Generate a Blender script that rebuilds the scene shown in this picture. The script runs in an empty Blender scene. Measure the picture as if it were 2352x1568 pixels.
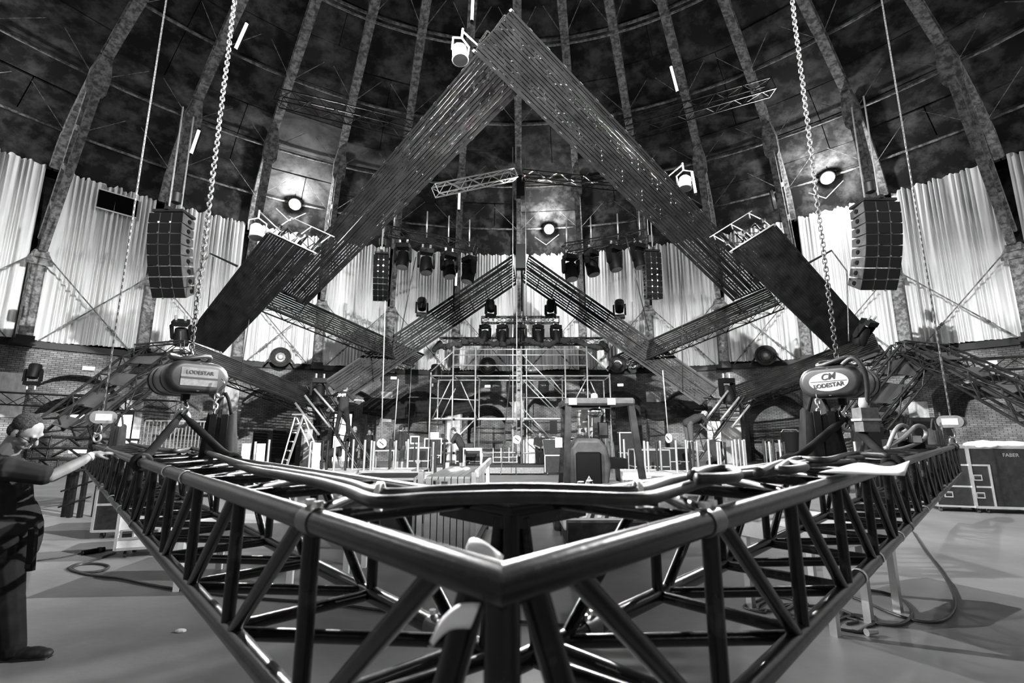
import bpy, bmesh, math, random
from mathutils import Vector as V, Matrix

# ------------------------------------------------------------------ camera, world, light, exposure
SC = bpy.context.scene
COL = SC.collection
FPX = 1110.0                       # focal length in pixels of the 2352 x 1568 frame
PIT = math.atan(208 / 1110.0)
CP, SP, EYE = math.cos(PIT), math.sin(PIT), 1.65
cam = bpy.data.cameras.new('camera')
cam.sensor_width = 36.0
cam.lens = 36.0 * FPX / 2352.0
cam.clip_start = 0.05
cam.clip_end = 300
cam.dof.use_dof = True
cam.dof.focus_distance = 9.0
cam.dof.aperture_fstop = 3.5
camo = bpy.data.objects.new('camera', cam)
COL.objects.link(camo)
camo.location = (0, 0, EYE)
camo.rotation_euler = (math.pi / 2 + PIT, 0, 0)
SC.camera = camo
SC.view_settings.view_transform = 'Standard'
SC.view_settings.look = 'None'
SC.view_settings.gamma = 1.0
SC.view_settings.use_curve_mapping = False
SC.view_settings.exposure = 0.0
world = bpy.data.worlds.new('world')
SC.world = world
world.use_nodes = True
world.node_tree.nodes['Background'].inputs[0].default_value = (0.5, 0.5, 0.5, 1)
world.node_tree.nodes['Background'].inputs[1].default_value = 0.004

AX = V((0, 5.7, 0))                # axis of the round hall
RW = 24.3                          # radius of its wall
BAY = 360 / 38.0                   # angle between the columns
AZ0 = 1.1
ZW, ZC = 5.1, 12.9                 # top of the brick wall, top of the drapes
SPOT_E, SPILL_E = 140000.0, 800.0
R = math.radians
rnd = random.Random(7)


def pol(az, r, z):                 # polar about the hall's axis, degrees from +Y
    a = R(az)
    return V((AX.x + r * math.sin(a), AX.y + r * math.cos(a), z))


def ray(px, py):
    x = (px - 1176) / FPX
    y = (784 - py) / FPX
    return V((x, CP - y * SP, SP + y * CP))


def D(px, py, d):                  # measured point of the photograph at a camera depth in metres
    return V((0, 0, EYE)) + ray(px, py) * d


def ZP(px, py, z):                 # ... at a height
    r = ray(px, py)
    return V((0, 0, EYE)) + r * ((z - EYE) / r.z)


def YP(px, py, y):                 # ... at a distance along the hall
    r = ray(px, py)
    return V((0, 0, EYE)) + r * (y / r.y)


def CY(px, py, rad):               # ... on a cylinder about the hall's axis
    r = ray(px, py)
    a = r.x ** 2 + r.y ** 2
    b = -2 * r.y * AX.y
    c = AX.y ** 2 - rad * rad
    k = (-b + math.sqrt(b * b - 4 * a * c)) / (2 * a)
    return V((0, 0, EYE)) + r * k


FLOODS = []                        # the ring of flood lamps on the dome: every fourth bay
FLOODS = [5.84 + 4 * BAY * k for k in (-2, -1, 0, 1, 2)]
FLOODS += [116.5, 151.2, 185.84, 220.5, 255.2]
for az in FLOODS:
    p = pol(az, 22.45, 14.0)
    sp = bpy.data.lights.new('flood_beam', 'SPOT')
    sp.energy = SPOT_E
    sp.spot_size = R(30)
    sp.spot_blend = 1.0
    sp.shadow_soft_size = 0.13
    o = bpy.data.objects.new('flood_beam', sp)
    COL.objects.link(o)
    o.location = p
    d = (pol(az + 180, 24.0, 0.7) - p)
    o.rotation_euler = d.to_track_quat('-Z', 'Y').to_euler()
    pl = bpy.data.lights.new('flood_spill', 'POINT')
    pl.energy = SPILL_E
    pl.shadow_soft_size = 0.16
    o = bpy.data.objects.new('flood_spill', pl)
    COL.objects.link(o)
    o.location = pol(az, 22.05, 13.75)

# ------------------------------------------------------------------ materials
MATS = {}


def mat(name, v, rough=0.6, metal=0.0, v2=None, scale=4.0, detail=6.0, bump=0.0, bscale=None, emit=0.0,
        contrast=(0.35, 0.7), stretch=None, spec=0.5, alpha=1.0, trans=0.0):
    m = bpy.data.materials.new(name)
    m.use_nodes = True
    nt = m.node_tree
    b = nt.nodes['Principled BSDF']
    b.inputs['Base Color'].default_value = (v, v, v, 1)
    b.inputs['Roughness'].default_value = rough
    b.inputs['Metallic'].default_value = metal
    b.inputs['Specular IOR Level'].default_value = spec
    if alpha < 1:
        b.inputs['Alpha'].default_value = alpha
    if trans:
        b.inputs['Transmission Weight'].default_value = trans
    if emit:
        b.inputs['Emission Color'].default_value = (1, 1, 1, 1)
        b.inputs['Emission Strength'].default_value = emit
    if v2 is not None or bump:
        tc = nt.nodes.new('ShaderNodeTexCoord')
        mp = nt.nodes.new('ShaderNodeMapping')
        if stretch:
            mp.inputs['Scale'].default_value = stretch
        nt.links.new(tc.outputs['Object'], mp.inputs['Vector'])
    if v2 is not None:
        n = nt.nodes.new('ShaderNodeTexNoise')
        n.inputs['Scale'].default_value = scale
        n.inputs['Detail'].default_value = detail
        n.inputs['Roughness'].default_value = 0.65
        nt.links.new(mp.outputs[0], n.inputs['Vector'])
        r = nt.nodes.new('ShaderNodeValToRGB')
        r.color_ramp.elements[0].position = contrast[0]
        r.color_ramp.elements[1].position = contrast[1]
        r.color_ramp.elements[0].color = (v, v, v, 1)
        r.color_ramp.elements[1].color = (v2, v2, v2, 1)
        nt.links.new(n.outputs['Fac'], r.inputs['Fac'])
        nt.links.new(r.outputs['Color'], b.inputs['Base Color'])
    if bump:
        n = nt.nodes.new('ShaderNodeTexNoise')
        n.inputs['Scale'].default_value = bscale or scale * 3
        n.inputs['Detail'].default_value = 5
        nt.links.new(mp.outputs[0], n.inputs['Vector'])
        bp = nt.nodes.new('ShaderNodeBump')
        bp.inputs['Strength'].default_value = bump
        bp.inputs['Distance'].default_value = 0.02
        nt.links.new(n.outputs['Fac'], bp.inputs['Height'])
        nt.links.new(bp.outputs[0], b.inputs['Normal'])
    MATS[name] = m
    return m


def brick_mat():
    m = mat('brick', 0.2, 0.9, v2=None)
    nt = m.node_tree
    b = nt.nodes['Principled BSDF']
    uv = nt.nodes.new('ShaderNodeUVMap')
    uv.uv_map = 'UVMap'
    bk = nt.nodes.new('ShaderNodeTexBrick')
    bk.inputs['Scale'].default_value = 1.0
    bk.inputs['Brick Width'].default_value = 0.24
    bk.inputs['Row Height'].default_value = 0.085
    bk.inputs['Mortar Size'].default_value = 0.011
    bk.inputs['Color1'].default_value = (0.20, 0.20, 0.20, 1)
    bk.inputs['Color2'].default_value = (0.34, 0.34, 0.34, 1)
    bk.inputs['Mortar'].default_value = (0.07, 0.07, 0.07, 1)
    nt.links.new(uv.outputs[0], bk.inputs['Vector'])
    n = nt.nodes.new('ShaderNodeTexNoise')
    n.inputs['Scale'].default_value = 0.9
    n.inputs['Detail'].default_value = 7
    nt.links.new(uv.outputs[0], n.inputs['Vector'])
    r = nt.nodes.new('ShaderNodeValToRGB')
    r.color_ramp.elements[0].position = 0.38
    r.color_ramp.elements[0].color = (0.35, 0.35, 0.35, 1)
    r.color_ramp.elements[1].position = 0.68
    r.color_ramp.elements[1].color = (1.1, 1.1, 1.1, 1)
    nt.links.new(n.outputs['Fac'], r.inputs['Fac'])
    mx = nt.nodes.new('ShaderNodeMix')
    mx.data_type = 'RGBA'
    mx.blend_type = 'MULTIPLY'
    mx.inputs['Factor'].default_value = 1.0
    nt.links.new(bk.outputs['Color'], mx.inputs[6])
    nt.links.new(r.outputs['Color'], mx.inputs[7])
    nt.links.new(mx.outputs[2], b.inputs['Base Color'])
    bp = nt.nodes.new('ShaderNodeBump')
    bp.inputs['Strength'].default_value = 0.5
    bp.inputs['Distance'].default_value = 0.01
    nt.links.new(bk.outputs['Fac'], bp.inputs['Height'])
    bp.invert = True
    nt.links.new(bp.outputs[0], b.inputs['Normal'])
    return m


brick_mat()
mat('concrete', 0.14, 0.5, v2=0.25, scale=0.7, detail=9, bump=0.15, bscale=14, contrast=(0.3, 0.72))
mat('plaster', 0.30, 0.9, v2=0.62, scale=2.2, detail=8, contrast=(0.4, 0.62), stretch=(1, 1, 0.5))
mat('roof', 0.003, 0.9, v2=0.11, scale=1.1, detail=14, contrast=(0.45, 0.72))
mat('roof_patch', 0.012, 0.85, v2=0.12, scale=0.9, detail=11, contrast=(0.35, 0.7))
mat('old_steel', 0.09, 0.8, v2=0.30, scale=5.5, detail=10, spec=0.2, contrast=(0.42, 0.6), bump=0.2)
mat('drape', 0.68, 0.95, v2=0.82, scale=0.8, detail=4, stretch=(1, 1, 0.4), spec=0.1)
mat('black_truss', 0.006, 0.42, spec=0.3, v2=0.025, scale=7, detail=6, contrast=(0.5, 0.75), metal=0.15)
mat('scuffed_black', 0.007, 0.27, spec=0.35, v2=0.05, scale=9, detail=8, contrast=(0.55, 0.8), metal=0.25, bump=0.06)
mat('alu', 0.62, 0.32, metal=0.85, v2=0.78, scale=6)
mat('alu_dull', 0.42, 0.45, metal=0.7, v2=0.6, scale=5)
mat('galv', 0.36, 0.40, metal=0.75, v2=0.52, scale=8)
mat('chrome', 0.75, 0.18, metal=1.0)
mat('slat', 0.004, 0.5, spec=0.1, metal=0.0, v2=0.022, scale=3)
mat('slat_light', 0.006, 0.45, spec=0.14, metal=0.0, v2=0.018, scale=2.5)
mat('dark_metal', 0.010, 0.5, metal=0.2, spec=0.3)
mat('black_plastic', 0.004, 0.55, spec=0.12)
mat('black_cloth', 0.012, 0.95, v2=0.03, scale=6, spec=0.15)
mat('canvas', 0.008, 0.9, v2=0.022, scale=9, detail=8, spec=0.15)
mat('rubber', 0.018, 0.42, v2=0.04, scale=12)
mat('cable_grey', 0.018, 0.45, spec=0.35, v2=0.06, scale=14)
mat('cable_pale', 0.10, 0.5, v2=0.16, scale=14)
mat('chain_steel', 0.03, 0.42, spec=0.4, metal=0.3, v2=0.07, scale=20)
mat('white', 0.78, 0.5)
mat('paper', 0.85, 0.8)
mat('tape', 0.85, 0.5)
mat('label_white', 0.60, 0.45, v2=0.42, scale=30)
mat('label_grey', 0.20, 0.5, v2=0.09, scale=20)
mat('print', 0.012, 0.6)
mat('wood', 0.34, 0.65, v2=0.52, scale=3, stretch=(1, 8, 8), detail=8)
mat('case_black', 0.006, 0.55, spec=0.25, v2=0.016, scale=10, bump=0.1, bscale=60)
mat('case_grey', 0.30, 0.5, v2=0.38, scale=10)
mat('skin', 0.24, 0.6, v2=0.20, scale=9)
mat('skin_dark', 0.36, 0.55)
mat('hair', 0.015, 0.85, v2=0.06, scale=70, detail=3, bump=0.6, bscale=120, spec=0.15)
mat('hair_grey', 0.2, 0.8, v2=0.32, scale=60)
mat('shirt', 0.018, 0.9, v2=0.03, scale=5, spec=0.1)
mat('trousers', 0.009, 0.9, v2=0.018, scale=8, spec=0.1)
mat('shorts', 0.05, 0.9, spec=0.1)
mat('shoe', 0.012, 0.6)
mat('hoist_body', 0.07, 0.34, metal=0.4, v2=0.14, scale=7, detail=7, bump=0.05)
mat('hoist_cap', 0.022, 0.42, metal=0.2, v2=0.045, scale=8)
mat('machine', 0.006, 0.5, spec=0.14, v2=0.028, scale=5)
mat('machine_grey', 0.035, 0.5, spec=0.25, v2=0.075, scale=5)
mat('machine_light', 0.40, 0.4, v2=0.5, scale=3)
mat('glass_dark', 0.03, 0.06, spec=0.8)
mat('lens', 0.25, 0.08, spec=0.9)
mat('mirror', 0.8, 0.12, metal=1.0)
mat('beacon', 0.8, 0.3)
mat('rope_pale', 0.30, 0.8)
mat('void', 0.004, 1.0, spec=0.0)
mat('pleated_plate', 0.03, 0.4, v2=0.055, scale=2)
mat('lamp_glow', 1.0, 0.5, emit=60.0)
mat('tube_glow', 1.0, 0.5, emit=3.0)
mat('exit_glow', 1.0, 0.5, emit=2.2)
mat('door_glow', 1.0, 0.5, emit=1.6)
mat('screen_glow', 0.8, 0.5, emit=0.5)
mat('clear_plastic', 0.55, 0.25, alpha=0.55)

# ------------------------------------------------------------------ mesh helpers
SMALL = {'rivets', 'lacing', 'crossbars', 'edge_clips', 'brackets', 'couplers', 'bolts', 'tie_rod', 'wall_tie', 'cap_screws', 'side_handle',
         'latch', 'grille', 'choke_wrap', 'glasses', 'hoist_chain', 'end_caps'}
WO = {}                            # world origin of every object that parents parts


def perp(d):
    d = d.normalized()
    a = V((0, 0, 1)) if abs(d.z) < 0.9 else V((1, 0, 0))
    u = d.cross(a).normalized()
    return u, d.cross(u).normalized()


class MB:
    def __init__(s):
        s.v, s.f, s.uv = [], [], None

    def tube(s, a, b, r, r2=None, n=6, caps=True):
        a, b = V(a), V(b)
        if (b - a).length < 1e-6:
            return s
        u, w = perp(b - a)
        r2 = r if r2 is None else r2
        i0 = len(s.v)
        for p, q in ((a, r), (b, r2)):
            for k in range(n):
                t = 2 * math.pi * k / n
                s.v.append(p + (u * math.cos(t) + w * math.sin(t)) * q)
        for k in range(n):
            s.f.append((i0 + k, i0 + (k + 1) % n, i0 + n + (k + 1) % n, i0 + n + k))
        if caps:
            s.f.append(tuple(i0 + k for k in range(n - 1, -1, -1)))
            s.f.append(tuple(i0 + n + k for k in range(n)))
        return s

    def path(s, pts, r, n=8, closed=False):
        pts = [V(p) for p in pts]
        m = len(pts)
        i0 = len(s.v)
        u = None
        for i in range(m):
            if closed:
                t = pts[(i + 1) % m] - pts[i - 1]
            else:
                t = pts[min(i + 1, m - 1)] - pts[max(i - 1, 0)]
            if t.length < 1e-9:
                t = V((0, 0, 1))
            t.normalize()
            if u is None:
                u, _ = perp(t)
            u = (u - t * u.dot(t)).normalized()
            w = t.cross(u)
            rr = r[i] if isinstance(r, (list, tuple)) else r
            for k in range(n):
                a = 2 * math.pi * k / n
                s.v.append(pts[i] + (u * math.cos(a) + w * math.sin(a)) * rr)
        for i in range(m if closed else m - 1):
            j = (i + 1) % m
            for k in range(n):
                s.f.append((i0 + i * n + k, i0 + i * n + (k + 1) % n, i0 + j * n + (k + 1) % n, i0 + j * n + k))
        if not closed:
            s.f.append(tuple(i0 + k for k in range(n - 1, -1, -1)))
            s.f.append(tuple(i0 + (m - 1) * n + k for k in range(n)))
        return s

    def hexa(s, p):                # 8 corners: bottom ring of 4, top ring of 4
        i = len(s.v)
        s.v += [V(q) for q in p]
        for f in ((3, 2, 1, 0), (4, 5, 6, 7), (0, 1, 5, 4), (1, 2, 6, 5), (2, 3, 7, 6), (3, 0, 4, 7)):
            s.f.append(tuple(i + k for k in f))
        return s

    def box(s, c, sx, sy, sz, ax=None, ay=None, az=None):
        c = V(c)
        ax = V(ax) if ax is not None else V((1, 0, 0))
        ay = V(ay) if ay is not None else V((0, 1, 0))
        az = V(az) if az is not None else V((0, 0, 1))
        x, y, z = ax * sx / 2, ay * sy / 2, az * sz / 2
        return s.hexa([c - x - y - z, c + x - y - z, c + x + y - z, c - x + y - z,
                       c - x - y + z, c + x - y + z, c + x + y + z, c - x + y + z])

    def bar(s, a, b, w, h, up=(0, 0, 1)):
        a, b = V(a), V(b)
        t = (b - a).normalized()
        up = V(up)
        x = t.cross(up)
        if x.length < 1e-4:
            x = t.cross(V((1, 0, 0)))
        x.normalize()
        y = x.cross(t)
        return s.box((a + b) / 2, w, (b - a).length, h, x, t, y)

    def prism(s, poly, o, ux, uy, uz, depth):
        o, ux, uy, uz = V(o), V(ux), V(uy), V(uz)
        n = len(poly)
        i = len(s.v)
        for k in (0, 1):
            for x, y in poly:
                s.v.append(o + ux * x + uy * y + uz * (depth * k))
        s.f.append(tuple(i + k for k in range(n - 1, -1, -1)))
        s.f.append(tuple(i + n + k for k in range(n)))
        for k in range(n):
            s.f.append((i + k, i + (k + 1) % n, i + n + (k + 1) % n, i + n + k))
        return s

    def lathe(s, prof, o, axis=(0, 0, 1), n=16):
        o, axis = V(o), V(axis).normalized()
        u, w = perp(axis)
        i = len(s.v)
        m = len(prof)
        for r, h in prof:
            for k in range(n):
                a = 2 * math.pi * k / n
                s.v.append(o + axis * h + (u * math.cos(a) + w * math.sin(a)) * max(r, 1e-4))
        for j in range(m - 1):
            for k in range(n):
                s.f.append((i + j * n + k, i + j * n + (k + 1) % n, i + (j + 1) * n + (k + 1) % n, i + (j + 1) * n + k))
        s.f.append(tuple(i + k for k in range(n - 1, -1, -1)))
        s.f.append(tuple(i + (m - 1) * n + k for k in range(n)))
        return s

    def ell(s, c, rx, ry, rz, ax=None, ay=None, az=None, n=12, m=8):
        c = V(c)
        ax = V(ax or (1, 0, 0))
        ay = V(ay or (0, 1, 0))
        az = V(az or (0, 0, 1))
        i = len(s.v)
        s.v.append(c - az * rz)
        for j in range(1, m):
            t = -math.pi / 2 + math.pi * j / m
            for k in range(n):
                a = 2 * math.pi * k / n
                s.v.append(c + ax * (rx * math.cos(t) * math.cos(a)) + ay * (ry * math.cos(t) * math.sin(a)) + az * (rz * math.sin(t)))
        s.v.append(c + az * rz)
        e = len(s.v) - 1
        for k in range(n):
            s.f.append((i, i + 1 + (k + 1) % n, i + 1 + k))
            b = i + 1 + (m - 2) * n
            s.f.append((e, b + k, b + (k + 1) % n))
        for j in range(m - 2):
            for k in range(n):
                b = i + 1 + j * n
                s.f.append((b + k, b + (k + 1) % n, b + n + (k + 1) % n, b + n + k))
        return s

    def cap(s, a, b, r1, r2, n=10):   # a capsule with two radii
        a, b = V(a), V(b)
        s.tube(a, b, r1, r2, n=n, caps=True)
        s.ell(a, r1, r1, r1, n=n, m=6)
        s.ell(b, r2, r2, r2, n=n, m=6)
        return s

    def grid(s, fn, nu, nv, flip=False):
        i = len(s.v)
        for a in range(nu + 1):
            for b in range(nv + 1):
                s.v.append(V(fn(a / nu, b / nv)))
        for a in range(nu):
            for b in range(nv):
                q = i + a * (nv + 1) + b
                f = (q, q + nv + 1, q + nv + 2, q + 1)
                s.f.append(f[::-1] if flip else f)
        return s

    def build(s, name, m, parent=None, origin=None, smooth=False, mods=None):
        me = bpy.data.meshes.new(name)
        if parent is not None:
            og = WO[parent.name]
        else:
            og = V(origin) if origin is not None else V((0, 0, 0))
        me.from_pydata([tuple(p - og) for p in s.v], [], s.f)
        me.materials.append(MATS[m])
        if smooth:
            me.shade_smooth() if smooth is True else None
            if smooth == 'auto':
                bm = bmesh.new()
                bm.from_mesh(me)
                for f in bm.faces:
                    f.smooth = True
                for e in bm.edges:
                    if len(e.link_faces) == 2 and e.calc_face_angle(0) > R(40):
                        e.smooth = False
                bm.to_mesh(me)
                bm.free()
        me.update()
        o = bpy.data.objects.new(name, me)
        COL.objects.link(o)
        if parent is not None and name in SMALL:
            o['kind'] = 'stuff'                            # pieces of a few pixels, kept in one mesh
        if parent is not None:
            o.parent = parent
        else:
            o.location = og
        WO[o.name] = og
        return o


def tag(o, label, cat, group=None):
    o['label'] = label
    o['category'] = cat
    if group:
        o['group'] = group
    return o


def thing(name, label, cat, loc, group=None):
    o = bpy.data.objects.new(name, None)
    o.empty_display_size = 0.1
    COL.objects.link(o)
    o.location = loc
    WO[o.name] = V(loc)
    return tag(o, label, cat, group)


def struct(o):
    o['kind'] = 'structure'
    return o


def copy_tree(o, parent=None):
    c = o.copy()
    COL.objects.link(c)
    c.parent = parent
    for ch in list(o.children):
        copy_tree(ch, c)
    return c


def place(proto, used, loc, rot, label, group, scale=1.0):
    o = proto if not used[0] else copy_tree(proto)
    used[0] = True
    o.location = loc
    o.rotation_euler = rot
    o.scale = (scale,) * 3
    o['label'] = label
    o['group'] = group
    return o


def text_obj(txt, size, o, ux, uy, m, parent, name='lettering', extrude=0.001, bold=0.0, shear=0.0):
    cu = bpy.data.curves.new('lettering', 'FONT')
    cu.body = txt
    cu.size = size
    cu.align_x = 'CENTER'
    cu.align_y = 'CENTER'
    cu.extrude = extrude
    cu.offset = bold
    cu.shear = shear
    t = bpy.data.objects.new('lettering_tmp', cu)
    COL.objects.link(t)
    dg = bpy.context.evaluated_depsgraph_get()
    me = bpy.data.meshes.new_from_object(t.evaluated_get(dg))
    bpy.data.objects.remove(t)
    bpy.data.curves.remove(cu)
    ux, uy = V(ux).normalized(), V(uy).normalized()
    uz = ux.cross(uy)
    og = WO[parent.name]
    for v in me.vertices:
        p = V(o) + ux * v.co.x + uy * v.co.y + uz * v.co.z
        v.co = p - og
    me.materials.clear()
    me.materials.append(MATS[m])
    me.name = name
    ob = bpy.data.objects.new(name, me)
    COL.objects.link(ob)
    ob.parent = parent
    WO[ob.name] = og
    return ob


ORD = ['first', 'second', 'third', 'fourth', 'fifth', 'sixth', 'seventh', 'eighth', 'ninth', 'tenth', 'eleventh',
       'twelfth', 'thirteenth', 'fourteenth', 'fifteenth', 'sixteenth', 'seventeenth', 'eighteenth']


def lattice(a, b, w, h, up=(0, 0, 1), rc=0.025, rl=0.012, bay=0.5, n=5):
    """four chords and the zigzag lacing of a box truss between two points"""
    a, b, up = V(a), V(b), V(up)
    t = (b - a).normalized()
    x = t.cross(up).normalized()
    y = x.cross(t).normalized()
    L = (b - a).length
    k = max(2, int(round(L / bay)))
    ch, la = [], MB()
    cs = [(-1, -1), (1, -1), (1, 1), (-1, 1)]
    off = [x * (w / 2 * i) + y * (h / 2 * j) for i, j in cs]
    for o in off:
        ch.append(MB().tube(a + o, b + o, rc, n=n + 1))
    for f in range(4):
        o1, o2 = off[f], off[(f + 1) % 4]
        for i in range(k):
            p = a + t * (L * i / k)
            q = a + t * (L * (i + 1) / k)
            if (i + f) % 2:
                la.tube(p + o1, q + o2, rl, n=n, caps=False)
            else:
                la.tube(p + o2, q + o1, rl, n=n, caps=False)
        for p in (a, b):
            la.tube(p + o1, p + o2, rl, n=n, caps=False)
    return ch, la


def truss(name, label, a, b, w, h, up=(0, 0, 1), group=None, m='black_truss', cat='truss', **kw):
    o = thing(name, label, cat, (V(a) + V(b)) / 2, group)
    ch, la = lattice(a, b, w, h, up, **kw)
    for c_ in ch:
        c_.build('chord', m, o, smooth='auto')
    la.build('lacing', m, o, smooth=True)
    return o


# ------------------------------------------------------------------ the room
def dome_z(r):
    P = [(0, 19.8), (8, 19.0), (12.3, 18.2), (16.5, 17.2), (20.5, 15.95), (23.2, 14.5), (24.3, 12.9), (26, 12.0)]
    for (r0, z0), (r1, z1) in zip(P, P[1:]):
        if r <= r1:
            return z0 + (z1 - z0) * (r - r0) / (r1 - r0)
    return 12.0


RINGS = [24.35, 23.2, 20.5, 16.5, 12.3, 8.0, 3.0]
fl = MB()
fl.v = [pol(360 * k / 96, 27.5, 0) for k in range(96)] + [pol(360 * k / 96, 27.5, -0.2) for k in range(96)]
fl.f = [tuple(range(95, -1, -1)), tuple(range(96, 192))] + [(k, (k + 1) % 96, 96 + (k + 1) % 96, 96 + k) for k in range(96)]
struct(fl.build('floor', 'concrete'))

# brick wall with an arched niche in every bay; some niches hold an open round-headed doorway
NICHE_W, SPRING, CROWN = 1.5, 3.25, 4.1
DOORS = {-6: (1.15, 2.0), -3: (1.05, 2.35), -1: (1.15, 2.2), 1: (1.2, 2.3), 3: (1.42, 2.35), 5: (1.45, 2.35), -7: (1.2, 2.1), 6: (1.2, 2.1)}


def arch_z(u, w, zs, zc):
    hgt = zc - zs
    rad = (w * w + hgt * hgt) / (2 * hgt)
    return zs + math.sqrt(max(rad * rad - u * u, 0)) - (rad - hgt)


def wall_piece(mb, uv, az_c, pts, flip=False):
    """pts: list of (u, z, r) corners of one face"""
    i = len(mb.v)
    for u, z, r in pts:
        mb.v.append(pol(az_c + math.degrees(u / RW), r, z))
    mb.f.append(tuple(range(i, i + len(pts))))
    for u, z, r in pts:
        uv.append((u + az_c * 0.424 + (r - RW), z))


def build_wall(name, ks):
    mb, uv = MB(), []
    HB = RW * R(BAY) / 2
    for k in ks:
        az = AZ0 + (k + 0.5) * BAY
        N = 14
        us = [-NICHE_W + 2 * NICHE_W * i / N for i in range(N + 1)]
        rb = RW + 0.95
        wp = lambda p: wall_piece(mb, uv, az, p)
        for a, b in ((-HB, -HB / 2 - NICHE_W / 2), (-HB / 2 - NICHE_W / 2, -NICHE_W), (NICHE_W, HB / 2 + NICHE_W / 2), (HB / 2 + NICHE_W / 2, HB)):
            wp([(a, 0, RW), (b, 0, RW), (b, ZW, RW), (a, ZW, RW)])
        for a, b in zip(us, us[1:]):
            za, zb = arch_z(a, NICHE_W, SPRING, CROWN), arch_z(b, NICHE_W, SPRING, CROWN)
            wp([(a, za, RW), (b, zb, RW), (b, ZW, RW), (a, ZW, RW)])
            wp([(a, za, RW), (a, za, rb), (b, zb, rb), (b, zb, RW)])
        for sgn in (-1, 1):
            u = sgn * NICHE_W
            wp([(u, 0, RW), (u, 0, rb), (u, SPRING, rb), (u, SPRING, RW)])
        wd = DOORS.get(k)
        if wd is None:
            for a, b in zip(us, us[1:]):
                wp([(a, 0, rb), (b, 0, rb), (b, CROWN + .05, rb), (a, CROWN + .05, rb)])
        else:
            w, zs = wd
            ds = [-w * math.cos(math.pi * i / 16) for i in range(17)]
            wp([(-NICHE_W, 0, rb), (-w, 0, rb), (-w, CROWN + .05, rb), (-NICHE_W, CROWN + .05, rb)])
            wp([(w, 0, rb), (NICHE_W, 0, rb), (NICHE_W, CROWN + .05, rb), (w, CROWN + .05, rb)])
            top = lambda u: zs + math.sqrt(max(w * w - u * u, 0))
            rt = rb + 2.6
            for a, b in zip(ds, ds[1:]):
                wp([(a, top(a), rb), (b, top(b), rb), (b, CROWN + .05, rb), (a, CROWN + .05, rb)])
                wp([(a, top(a), rb), (a, top(a), rt), (b, top(b), rt), (b, top(b), rb)])
                wp([(a, 0, rt), (b, 0, rt), (b, top(b), rt), (a, top(a), rt)])
            for u in (-w, w):
                wp([(u, 0, rb), (u, 0, rt), (u, zs, rt), (u, zs, rb)])
        wp([(-HB, ZW, RW), (HB, ZW, RW), (HB, ZW, RW + 1.2), (-HB, ZW, RW + 1.2)])
    o = mb.build(name, 'brick')
    lay = o.data.uv_layers.new(name='UVMap')
    for poly in o.data.polygons:
        for li in poly.loop_indices:
            lay.data[li].uv = uv[o.data.loops[li].vertex_index]
    return struct(o)


wall_back = build_wall('wall_back', range(-10, 10))
build_wall('wall_front', list(range(10, 28)))
# pale plaster left on the piers between the niches
for k in range(-7, 8):
    mb = MB()
    az = AZ0 + k * BAY
    w = rnd.uniform(0.32, 0.5)
    z0, z1 = (0, rnd.uniform(2.9, 3.6)) if k % 2 else (rnd.uniform(2.2, 2.6), 4.0)
    mb.grid(lambda a, b: pol(az + math.degrees((a - .5) * 2 * w / RW), RW - 0.03, z0 + (z1 - z0) * b), 4, 2, flip=True)
    o = mb.build('plaster_patch', 'plaster', wall_back)
    md = o.modifiers.new('thick', 'SOLIDIFY')
    md.thickness = 0.028
    md.offset = -1
# dark ledge at the foot of the drapes
mb = MB()
for k in range(114):
    a0, a1 = 360 * k / 114, 360 * (k + 1) / 114
    mb.hexa([pol(a0, RW - .16, ZW - .02), pol(a1, RW - .16, ZW - .02), pol(a1, RW + .6, ZW - .02), pol(a0, RW + .6, ZW - .02),
             pol(a0, RW - .16, ZW + .26), pol(a1, RW - .16, ZW + .26), pol(a1, RW + .6, ZW + .26), pol(a0, RW + .6, ZW + .26)])
struct(mb.build('trim_1', 'dark_metal'))
mb = MB()
mb.grid(lambda a, b: pol(360 * a, RW + .55, ZW + .2 + b * 8.2), 76, 1, flip=True)
struct(mb.build('wall_upper', 'roof'))
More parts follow.
